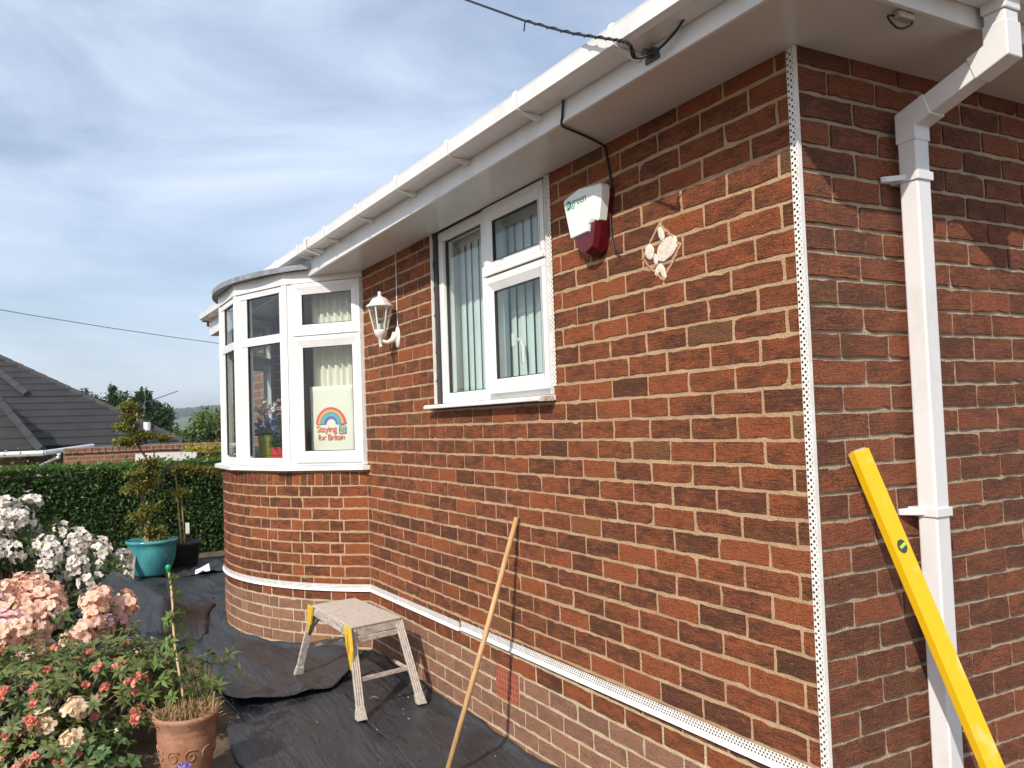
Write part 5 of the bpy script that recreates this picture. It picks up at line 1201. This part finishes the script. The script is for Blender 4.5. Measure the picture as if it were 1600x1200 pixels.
def inpot(name, s, o_, r, h, mk, label, flowers=None):
    p = A1_ + d1_*s + q1_*o_; t = thing(name, (p.x, p.y, 1.331), label, 'plant pot')
    MB().lathe([(0.0, 0.0), (r*0.78, 0.0), (r, h), (r*1.04, h), (r*1.04, h+0.008), (r*0.92, h+0.008), (r*0.88, h-0.02), (0, h-0.02)], (p.x, p.y, 1.331), 20).build('pot', M[mk], t, smooth=False)
    if flowers:
        parts = []; k = 70; q = np.array([p.x, p.y, 1.331+h])
        dd = unit(k); dd[:, 2] = np.abs(dd[:, 2])*0.8+0.2
        parts.append(leaves_np(np.repeat(q[None], k, 0) + dd*nrg.uniform(0, 0.06, (k, 1)), dd, nrg.uniform(0.06, 0.14, k), 0.04))
        V, F, A = joinm(parts); np_mesh('leaves', V, F, M['leaf_rhodo'], t, (p.x, p.y, 1.331+h), A)
        for (mk2, kk, hh) in flowers:
            c = q + np.stack([nrg.normal(0, 0.06, kk), nrg.normal(0, 0.05, kk), hh + nrg.normal(0, 0.03, kk)], 1); pr = []
            for cc_ in c:
                dd = unit(5); pr.append(leaves_np(np.repeat(cc_[None], 5, 0), dd, 0.028, 0.022))
            V, F, A = joinm(pr); np_mesh('blossoms', V, F, M[mk2], t, (p.x, p.y, 1.331+h), A)
            b = MB()
            for cc_ in c[::3]: b.tube([(p.x, p.y, 1.331+h-0.01), tuple((cc_+q)/2 + np.array([0.02, 0, 0.02])), tuple(cc_)], 0.002, 4)
            b.build('stems', M['leaf_vine'], t)
    return t
inpot('flower_pot', 0.59, 0.22, 0.072, 0.205, 'pot_olive', 'olive green pot with a pink orchid inside the bay window', [('petal_magenta', 16, 0.20), ('petal_white', 8, 0.24)])
inpot('flower_pot', 0.70, 0.10, 0.030, 0.19, 'pot_yellow', 'small lime yellow pot at the corner post inside the bay')
inpot('flower_pot', 0.335, 0.18, 0.085, 0.115, 'pot_red', 'squat red pot behind the middle bay pane', [('petal_violet', 9, 0.22), ('petal_white', 12, 0.30), ('petal_violet', 6, 0.10)])

# ------------------------------------------------------------------ garden plants
def floret_mesh(n_flor, rad, pl_, pw, mleaf, name, cone=1.0, tone=(0.2, 1.0)):
    """a truss: open funnel flowers packed over a dome"""
    parts = []
    for k in range(n_flor):
        f = (k+0.5)/n_flor; zc = 1 - f*1.05*cone; an = k*2.39996; rr = math.sqrt(max(0, 1-zc*zc)); d = np.array([rr*math.cos(an), rr*math.sin(an), zc]); d = d/np.linalg.norm(d)
        a = np.cross(d, [0.3, 0.2, 0.9]); a /= np.linalg.norm(a); b = np.cross(d, a); base = d*rad*(0.40 + 0.40*nrg.random()) + nrg.normal(0, rad*0.14, 3)
        parts.append(leaves_np(np.zeros((1, 3)), (base + d*pl_*0.25)[None], np.linalg.norm(base + d*pl_*0.25), 0.007, 0.0, tone=np.array([0.05])))
        P = []; D = []; RL = []
        for q in range(5):
            an2 = 2*math.pi*q/5 + k; e = a*math.cos(an2) + b*math.sin(an2); P.append(base + d*pl_*0.25 + e*pl_*0.08); D.append(d*0.62 + e*0.9 + nrg.normal(0, 0.08, 3)); RL.append(d - e*0.3)
        parts.append(petals_np(np.array(P), np.array(D), pl_*nrg.uniform(0.8, 1.15, 5), pw, np.array(RL), np.clip(nrg.normal(0.72, 0.22, 5), *tone), 0.22))
    V, F, A = joinm(parts)
    # throat darker at the base of each petal
    return V, F, A
def bud_mesh(n_, rad, ln, wd, mleaf):
    parts = []
    d = unit(n_); d[:, 2] = np.abs(d[:, 2])*0.9 + 0.1
    for k in range(n_):
        q = 4; base = np.repeat((d[k]*rad*0.2)[None], q, 0); a = np.cross(d[k], [0.2, 0.5, 0.7]); a /= np.linalg.norm(a); b = np.cross(d[k], a)
        off = np.array([a*math.cos(2*math.pi*i/q) + b*math.sin(2*math.pi*i/q) for i in range(q)])
        parts.append(petals_np(base + off*wd*0.30, np.repeat(d[k][None], q, 0) + off*0.10, ln, wd*1.25, off, np.clip(nrg.normal(0.6, 0.3, q), 0.1, 1), 0.16))
    return joinm(parts)
def rosette(p, d, n_, ln, wd, tone, droop=0.35):
    d = d/np.linalg.norm(d); a = np.cross(d, [0.31, 0.52, 0.79]); a /= np.linalg.norm(a); b = np.cross(d, a)
    an = np.arange(n_)*2.39996 + nrg.uniform(0, 6); e = np.cos(an)[:, None]*a + np.sin(an)[:, None]*b
    D = e + d*nrg.uniform(0.05, 0.75, (n_, 1)); P = np.repeat(p[None], n_, 0) - d*nrg.uniform(0, 0.35, (n_, 1))*ln
    return leaves_np(P, D, nrg.uniform(0.7, 1.15, n_)*ln, nrg.uniform(0.85, 1.15, n_)*wd, droop*0.6, tone=np.clip(nrg.normal(tone, 0.18, n_), 0, 1), roll=np.repeat(d[None], n_, 0) + nrg.normal(0, 0.15, (n_, 3)))
def dome_points(c, r3, n_, lo=0.75, zmin=-0.2):
    out = []
    while len(out) < n_:
        d = unit(1)[0]
        if d[2] < zmin: continue
        bump = 1 + 0.22*noise.noise(Vector((d[0]*2.2+c[0], d[1]*2.2, d[2]*2.2)))
        out.append((np.array(c) + d*np.array(r3)*bump*nrg.uniform(lo, 1.0), d))
    return out
def shrub(name, base, lobes, n_ros, ln, wd, mleaf, label, nleaf=9):
    t = thing(name, base, label, 'shrub'); b0 = V3(base); stems = MB(); parts = []; pts = []
    tot = sum(l[1][0]*l[1][1] for l in lobes)
    for (c, r3) in lobes:
        k = int(n_ros*r3[0]*r3[1]/tot)
        for (p, d) in dome_points(c, r3, k, 0.55):
            pts.append((p, d)); dd = d + np.array([0.12, -0.1, 0.45])
            parts.append(rosette(p, dd, nleaf, ln, wd, 0.42 + 0.22*d[2]))
            if nrg.random() < 0.35:
                v = V3(p); c0 = b0 + V3((rng.uniform(-0.1, 0.1), rng.uniform(-0.1, 0.1), 0.02)); m_ = c0.lerp(v, 0.55) + V3((rng.uniform(-0.04, 0.04), rng.uniform(-0.04, 0.04), -0.03))
                stems.tube([c0, m_, v], [0.010, 0.006, 0.003], 5)
    V, F, A = joinm(parts); np_mesh('foliage', V, F, mleaf, t, base, A); stems.build('stems', M['bark'], t)
    return t, pts
PROTO = {}
def put_proto(key, parent, p, d, sc, data, mt, name, base):
    rot = V3(d).to_track_quat('Z', 'Y').to_euler(); 
    if key not in PROTO:
        V, F, A = data(); PROTO[key] = np_mesh(name, V, F, mt, parent, (0, 0, 0), A); o = PROTO[key]
    else:
        o = PROTO[key].copy(); col.objects.link(o); o.parent = parent
    o.location = V3(p) - V3(base); o.rotation_euler = rot; o.rotation_euler.rotate_axis('Z', rng.uniform(0, 6)); o.scale = (sc,)*3
    return o
def facing(d):       # flowers sit towards the light and the viewer
    return d[0] > -0.35 or d[2] > 0.55

# white rhododendron at the back
bW = (-6.75, -2.15, 0.0)
tW, pW = shrub('rhododendron', bW, [((-6.8, -2.25, 0.62), (0.55, 0.45, 0.42)), ((-6.7, -1.82, 0.48), (0.5, 0.36, 0.30)), ((-6.7, -2.75, 0.7), (0.6, 0.6, 0.5)), ((-6.6, -1.56, 0.36), (0.4, 0.26, 0.22))], 430, 0.120, 0.040, M['leaf_rhodo'], 'large white flowering rhododendron in front of the clipped hedge', 8)
ks = 0
for (p, d) in sorted(pW, key=lambda q: -(q[1][0]*0.8 + q[1][2]*0.6 + nrg.normal(0, 0.45))):
    if ks >= 92: break
    if nrg.random() < 0.72:
        v = ks % 3; put_proto('w%d' % v, tW, p + d*0.03, d*0.7 + np.array([0.25, -0.05, 0.5]), rng.uniform(0.75, 1.15), lambda v=v: floret_mesh(10+v, 0.110, 0.042, 0.037, None, 't', 0.95), M['petal_white'], 'flower_truss', bW); ks += 1
# peach rhododendron in the middle
bP = (-4.85, -2.1, 0.0)
tP, pP = shrub('rhododendron', bP, [((-4.85, -2.22, 0.30), (0.55, 0.42, 0.30)), ((-4.72, -1.78, 0.26), (0.44, 0.32, 0.28)), ((-4.9, -2.75, 0.3), (0.5, 0.5, 0.35))], 330, 0.105, 0.040, M['leaf_rhodo'], 'peach and pink flowering rhododendron between the white one and the azalea', 8)
ks = 0
for (p, d) in sorted(pP, key=lambda q: -(q[1][0]*0.7 + q[1][2]*0.9 + q[1][1]*0.2 + nrg.normal(0, 0.25))):
    if ks >= 84: break
    if nrg.random() < 0.85:
        v = ks % 4; mt = [M['petal_peach'], M['petal_peach'], M['petal_pink'], M['petal_peach']][v]
        put_proto('p%d' % v, tP, p + d*0.025, d*0.6 + np.array([0.30, -0.05, 0.6]), rng.uniform(0.8, 1.15), lambda v=v: floret_mesh(16, 0.085, 0.038, 0.039, None, 't', 0.9, (0.15, 1.0)), mt, 'flower_truss', bP); ks += 1
# coral budded azalea in front
bA = (-3.05, -2.0, 0.0)
tA, pA_ = shrub('azalea', bA, [((-3.15, -2.02, 0.26), (0.52, 0.42, 0.36)), ((-3.05, -1.66, 0.27), (0.42, 0.32, 0.33)), ((-3.1, -2.5, 0.2), (0.5, 0.4, 0.36)), ((-3.4, -1.45, 0.20), (0.34, 0.22, 0.27)), ((-2.75, -1.95, 0.13), (0.30, 0.28, 0.22))], 1050, 0.055, 0.020, M['leaf_azalea'], 'bushy azalea with coral buds at the front of the bed', 8)
ks = 0
for (p, d) in sorted(pA_, key=lambda q: -(q[1][0]*0.9 + q[1][2]*0.6 + nrg.normal(0, 0.35))):
    if ks >= 96: break
    v = ks % 6
    if v == 5 and ks < 24:
        put_proto('a_open', tA, p + d*0.02, d*0.6 + np.array([0.35, -0.05, 0.5]), rng.uniform(0.7, 0.95), lambda: floret_mesh(10, 0.055, 0.042, 0.038, None, 't', 0.85), M['petal_cream'], 'flower_truss', bA)
    else:
        put_proto('a_bud%d' % (v % 3), tA, p + d*0.012, d*0.8 + np.array([0.2, 0, 0.5]), rng.uniform(0.7, 1.15), lambda v=v: bud_mesh(7+v % 3, 0.02, 0.026, 0.017, None), M['petal_coral'], 'bud_cluster', bA)
    ks += 1
# big leaf camellia-like shoots at the very left
tL, pL = shrub('camellia', (-3.75, -2.42, 0.0), [((-3.75, -2.35, 0.30), (0.32, 0.28, 0.26))], 42, 0.105, 0.058, M['leaf_rhodo'], 'glossy broad leaved shrub between azalea and peach blooms at picture edge', 6)

# low plants at the edge of the sheet
def small_plant(name, p, n_, ln, wd, h, r, mleaf, label, flowers=None):
    t = thing(name, p, label, 'plant'); q = np.array(p); parts = []; st_ = MB()
    for k in range(n_):
        an = nrg.uniform(0, 6.28); rr = r*math.sqrt(nrg.random()); tip = q + np.array([rr*math.cos(an), rr*math.sin(an), h*nrg.uniform(0.35, 1.0)])
        st_.tube([tuple(q), tuple((q+tip)/2 + np.array([0, 0, 0.02])), tuple(tip)], 0.0022, 4)
        parts.append(rosette(tip, np.array([math.cos(an)*0.4+0.2, math.sin(an)*0.4, 0.8]), 6, ln, wd, 0.5))
    V, F, A = joinm(parts); np_mesh('leaves', V, F, mleaf, t, p, A); st_.build('stems', M['leaf_vine'], t)
    if flowers:
        mk, kk, fh, fl = flowers; pr = []
        for k in range(kk):
            c = q + np.array([nrg.normal(0, r*0.5), nrg.normal(0, r*0.5), fh*nrg.uniform(0.8, 1.1)]); pr.append(leaves_np(np.repeat(c[None], 6, 0), unit(6) + np.array([0.2, 0, 0.4]), fl, fl*0.8))
        V, F, A = joinm(pr); np_mesh('blossoms', V, F, M[mk], t, p, A)
    return t
small_plant('columbine', (-2.55, -1.74, 0.0), 30, 0.045, 0.034, 0.24, 0.15, M['leaf_grey'], 'grey green leafy plant beside the terracotta pot', ('petal_cream', 5, 0.24, 0.016))
small_plant('leafy_plant', (-2.35, -1.98, 0.0), 16, 0.06, 0.022, 0.14, 0.14, M['leaf_azalea'], 'low green seedlings on bare soil at the bottom left')
small_plant('pansy', (-7.9, -1.42, 0.02), 14, 0.05, 0.03, 0.12, 0.16, M['leaf_azalea'], 'small yellow pansies left of the turquoise pot', ('petal_yellow', 9, 0.15, 0.030))
small_plant('bluebell', (-2.20, -1.46, 0.0), 6, 0.05, 0.012, 0.12, 0.05, M['leaf_vine'], 'single violet bluebell in front of the terracotta pot', ('petal_violet', 4, 0.155, 0.022))
tg = thing('grass_clump', (-2.15, -1.26, 0.0), 'thin arching grass blades at the sheet edge by the terracotta pot', 'grass')
b = MB()
for k in range(16):
    a = rng.uniform(0, 6.28); r_ = rng.uniform(0.06, 0.14); b.tube([(-2.15, -1.26, 0), (-2.15+0.5*r_*math.cos(a), -1.26+0.5*r_*math.sin(a), rng.uniform(0.06, 0.11)), (-2.15+r_*math.cos(a), -1.26+r_*math.sin(a), 0.03)], [0.003, 0.0025, 0.001], 4)
b.build('blades', M['leaf_vine'], tg)

# ------------------------------------------------------------------ terracotta pot with cane and climber
PT = (-2.40, -1.415, 0.0)
tp = thing('terracotta_pot', PT, 'weathered terracotta pot with scroll pattern and cut dry stems', 'plant pot')
pr_ = [(0.0, 0.0), (0.085, 0.0), (0.098, 0.03), (0.120, 0.11), (0.133, 0.19), (0.137, 0.235), (0.134, 0.245), (0.138, 0.252), (0.134, 0.262), (0.139, 0.275), (0.146, 0.300), (0.155, 0.312), (0.156, 0.322), (0.150, 0.330), (0.138, 0.328), (0.134, 0.310), (0.132, 0.29), (0.0, 0.288)]
pr_ = [(r_*0.92, z_) for r_, z_ in pr_]
MB().lathe(pr_, PT, 40).build('pot', M['terracotta'], tp, smooth=True)
for k in range(10):
    a0 = 2*math.pi*k/10; pts_ = []
    for i in range(22):
        t_ = i/21; an = 0.6 + t_*8.5; r_ = 0.032*(1-t_*0.75); zz = 0.165 + r_*math.sin(an); a = a0 + (r_*math.cos(an))/0.125; R0 = (0.1205 + (zz-0.11)*0.165)*0.92 + 0.001
        pts_.append((PT[0]+R0*math.cos(a), PT[1]+R0*math.sin(a), zz))
    MB().tube(pts_, 0.0035, 5).build('scroll', M['terracotta'], tp, smooth=True)
MB().lathe([(0.0, 0.291), (0.119, 0.291)], PT, 24).build('compost', M['soil'], tp)
b = MB()
for k in range(330):
    a = rng.uniform(0, 6.28); r_ = 0.110*math.sqrt(rng.random()); h = rng.uniform(0.0, 0.075); lean = rng.uniform(-0.07, 0.08); x, y = PT[0]+r_*math.cos(a), PT[1]+r_*math.sin(a)
    b.tube([(x, y, 0.285), (x+lean*math.cos(a)+rng.uniform(-0.012, 0.012), y+lean*math.sin(a)+rng.uniform(-0.012, 0.012), 0.30+h)], [0.0026, 0.0018], 4)
b.build('dry_stems', M['straw'], tp); tp.children[-1]['kind'] = 'stuff'
MB().tube([(-2.33, -1.315, 0.29), (-2.322, -1.305, 0.415)], 0.006, 6).build('stub', M['straw'], tp)
cn = thing('bamboo_cane', (-2.41, -1.42, 0.29), 'bamboo cane with a green rubber cap standing in the terracotta pot', 'cane')
c0, c1 = V3((-2.41, -1.42, 0.25)), V3((-2.87, -1.425, 0.892))
MB().tube([c0.lerp(c1, f) + V3((0, 0.006*math.sin(f*9), 0)) for f in [i/8 for i in range(9)]], [0.0062 if i % 2 else 0.0056 for i in range(9)], 8).build('stick', M['bamboo'], cn, smooth=True)
MB().lathe([(0.0, 0.0), (0.009, 0.0), (0.009, 0.022), (0.013, 0.026), (0.013, 0.040), (0.007, 0.046), (0.0, 0.046)], tuple(c1 - V3((0, 0, 0.012))), 12).build('rubber_cap', M['green_cap'], cn, smooth=True)
cl = thing('climbing_plant', (-2.45, -1.40, 0.29), 'young climber with fresh green leaves twining up the bamboo cane', 'plant')
parts = []; sts = MB()
sp_ = [c0.lerp(c1, f*0.93+0.05) + V3((0.010*math.cos(f*26), 0.010*math.sin(f*26), 0)) for f in [i/40 for i in range(41)]]
sts.tube(sp_, 0.0024, 5)
for f in (0.05, 0.1, 0.16, 0.2, 0.26, 0.3, 0.36, 0.42, 0.47, 0.55, 0.60, 0.64, 0.67, 0.78, 0.81, 0.90, 0.93):
    c = c0.lerp(c1, f); sg = rng.choice((-1, 1))
    for _ in range(1 if f > 0.7 else 2):
        tip = c + V3((rng.uniform(-0.05, 0.07), sg*rng.uniform(0.03, 0.10)*(1.25-f), rng.uniform(0.0, 0.05))); sg = -sg
        sts.tube([c, (c+tip)/2 + V3((0, 0, 0.012)), tip], 0.0016, 4); parts.append(rosette(np.array(tip), np.array([0.3, sg*-0.5, 0.35]), 5, 0.048, 0.020, 0.6, 0.6))
V, F, A = joinm(parts); np_mesh('leaves', V, F, M['leaf_vine'], cl, (-2.45, -1.40, 0.29), A); sts.build('stems', M['leaf_vine'], cl)
# soft foliage to the right of the azalea, behind the pot
small_plant('lupin', (-3.15, -1.22, 0.0), 34, 0.07, 0.020, 0.42, 0.20, M['leaf_azalea'], 'feathery green plant spilling onto the sheet behind the terracotta pot')

# ------------------------------------------------------------------ pots by the hedge
PB_ = (-8.35, -0.93, 0.06)
bp_ = thing('turquoise_pot', PB_, 'wide turquoise glazed pot with a rolled rim near the hedge', 'plant pot')
MB().lathe([(0.0, 0.0), (0.17, 0.0), (0.185, 0.02), (0.235, 0.16), (0.250, 0.28), (0.248, 0.335), (0.262, 0.345), (0.272, 0.360), (0.266, 0.378), (0.250, 0.382), (0.238, 0.365), (0.232, 0.33), (0.0, 0.325)], PB_, 40).build('pot', M['blue_glaze'], bp_, smooth=True)
MB().lathe([(0.0, 0.328), (0.235, 0.328)], PB_, 24).build('compost', M['soil'], bp_)
MB().box(-8.33, -8.29, -1.01, -0.97, 0.36, 0.62).build('stake', M['bamboo'], bp_)
tag(MB().prism([(-8.05, -1.23, 0.03), (-8.05, -1.20, 0.03), (-8.20, -1.16, 0.30), (-8.20, -1.20, 0.30)], (0.02, 0.05, 0.0)).build('edging_board', M['wood_grey'] if 'wood_grey' in M else M['foot']), 'grey timber offcut leaning against the turquoise pot', 'board')
def pad_tree(name, base, segs, pads, mleaf, label, ln=0.05, nper=230):
    t = thing(name, base, label, 'tree'); b = MB()
    for pth_, r0 in segs: b.tube([V3(p) for p in pth_], [r0*(1-0.6*i/(len(pth_)-1)) for i in range(len(pth_))], 6)
    b.build('trunk', M['bark'], t); parts = []
    for (c, r3) in pads:
        c = np.array(c); r3 = np.array(r3); k = int(nper*(0.4+10*r3[0]*r3[1]*2)); p = c + unit(k)*r3*nrg.uniform(0.15, 1.0, (k, 1)); p[:, 2] += 0.03*np.array([noise.noise(Vector(q*9)) for q in p])
        parts.append(leaves_np(p, unit(k)*0.7 + np.array([0.25, 0, 0.4]), nrg.uniform(0.5, 1.2, k)*ln, nrg.uniform(0.3, 0.5, k)*ln, tone=np.clip(nrg.normal(0.5, 0.25, k) + (p[:, 2]-c[2])*2, 0, 1)))
    V, F, A = joinm(parts); np_mesh('crown', V, F, mleaf, t, base, A)
bx = -8.35
def W(px_, py_, x=bx):
    d = _f + _r*((px_-800)/1325) + _u*((600-py_)/1325); k = (x - CAM.x)/d.x; q = CAM + d*k; return (x, q.y, q.z)
TRK = [(-8.35, -0.93, 0.38), (-8.33, -0.98, 0.62), (-8.36, -1.02, 0.86), (-8.33, -1.03, 1.05), (-8.36, -0.93, 1.25), (-8.34, -1.06, 1.47), (-8.35, -1.14, 1.62), (-8.34, -1.15, 1.86)]
PADS = [((-8.35, -0.93, 0.52), (0.13, 0.16, 0.07)), ((-8.3, -0.86, 0.43), (0.12, 0.13, 0.06)), ((-8.35, -1.05, 0.68), (0.12, 0.14, 0.06)), ((-8.32, -0.95, 0.78), (0.12, 0.12, 0.06)), ((-8.35, -1.08, 0.98), (0.13, 0.17, 0.05)), ((-8.36, -0.98, 1.06), (0.13, 0.17, 0.05)), ((-8.33, -1.02, 1.15), (0.13, 0.2, 0.05)), ((-8.35, -0.93, 1.27), (0.12, 0.14, 0.05)), ((-8.33, -1.16, 1.50), (0.13, 0.16, 0.045)), ((-8.35, -1.02, 1.56), (0.12, 0.16, 0.04)), ((-8.36, -1.17, 1.66), (0.12, 0.15, 0.045)), ((-8.34, -1.12, 1.76), (0.11, 0.13, 0.04)), ((-8.35, -1.15, 1.87), (0.1, 0.11, 0.05)), ((-8.35, -0.80, 1.53), (0.1, 0.09, 0.03)),
        ((-8.5, -0.62, 1.18), (0.13, 0.16, 0.045)), ((-8.5, -0.42, 1.15), (0.12, 0.16, 0.045)), ((-8.5, -0.25, 1.13), (0.12, 0.14, 0.05)), ((-8.45, -0.62, 0.90), (0.1, 0.12, 0.04))]
pad_tree('cloud_pruned_tree', PB_, [(TRK, 0.022), ([TRK[4], (-8.45, -0.7, 1.17), (-8.5, -0.3, 1.13)], 0.009), ([TRK[3], (-8.42, -0.75, 0.95), (-8.45, -0.6, 0.9)], 0.007), ([TRK[5], (-8.35, -0.8, 1.52)], 0.006)], PADS, M['leaf_bronze'], 'small twisted tree with bronze green tufts growing from the turquoise pot', 0.058, 620)
PK = (-8.55, -0.60, 0.03)
bk = thing('black_pot', PK, 'black plastic pot behind the turquoise one holding a cane', 'plant pot')
MB().lathe([(0.0, 0.0), (0.16, 0.0), (0.20, 0.30), (0.215, 0.30), (0.215, 0.335), (0.195, 0.335), (0.19, 0.29), (0.0, 0.28)], PK, 28).build('pot', M['black_pot'], bk, smooth=True)
MB().tube([(-8.55, -0.60, 0.25), (-8.56, -0.655, 1.25)], [0.009, 0.006], 7).build('cane', M['bamboo'], bk)
MB().tube([(-8.5, -0.57, 0.28), (-8.5, -0.60, 0.75)], 0.005, 5).build('cane', M['bark'], bk)
for k in range(24):
    z = 0.32 + k*0.026; MB().lathe([(0.0, -0.010), (0.010, -0.004), (0.010, 0.004), (0.0, 0.010)], (-8.49, -0.575 - 0.0012*k, z), 6).build('bead', M['bamboo'], bk)
MB().box(-8.41, -8.405, -0.575, -0.535, 0.46, 0.58).build('plant_label', M['white_label'], bk)
tag(patch([[(-8.05, -0.52, 0.11), (-8.0, -0.40, 0.17)], [(-7.9, -0.56, 0.08), (-7.92, -0.40, 0.10)]], 8, 8, 2.0, 0.03).build('scrap_paper', M['white_label']), 'crumpled white scrap on the polythene by the black pot', 'scrap')

# ------------------------------------------------------------------ crumbs and a dead leaf on the sheets
b = MB()
for k in range(130):
    x = rng.uniform(-4.2, -0.8); y = ywall(x) - 0.05 - rng.random()**1.6*1.0
    if y < yl_(x): continue
    s_ = rng.uniform(0.002, 0.007); z = 0.030 if x > -3.3 else 0.045
    z = 0.016 + wrinkle(x, y, 1.0)*0 + 0.012
    q = V3((x, y, z)); b.add([q + V3((rng.uniform(-1, 1), rng.uniform(-1, 1), rng.uniform(-0.4, 0.8)))*s_ for _ in range(5)], [(0, 1, 2), (0, 2, 3), (0, 3, 1), (1, 2, 4), (2, 3, 4), (3, 1, 4)])
tag(b.build('debris', M['dab']), 'scattered mortar crumbs on the black sheets along the wall', None, None, 'stuff')
V, F, A = leaves_np(np.array([[-2.95, -0.37, 0.045]]), np.array([[0.3, 0.9, 0.05]]), 0.07, 0.035, 0.1)
tag(np_mesh('dead_leaf', V, F, M['straw'], None, (-2.95, -0.37, 0.04), A), 'single dry leaf lying on the black sheet under the stool', 'leaf')

# ------------------------------------------------------------------ distant air
hz = MB().box(-1330, 70, -700, 700, -9.5, 34).build('haze', mat('haze_air'), origin=(0, 0, 0))
hm = hz.data.materials[0]; ht_ = hm.node_tree; ht_.nodes.clear()
pv = N(ht_, 'ShaderNodeVolumePrincipled'); pv.inputs['Color'].default_value = (0.80, 0.88, 1.0, 1); pv.inputs['Density'].default_value = 0.00055; pv.inputs['Anisotropy'].default_value = 0.2
ho = N(ht_, 'ShaderNodeOutputMaterial'); ht_.links.new(pv.outputs[0], ho.inputs['Volume'])
tag(hz, 'pale blue distant haze over the hills', None, None, 'stuff')
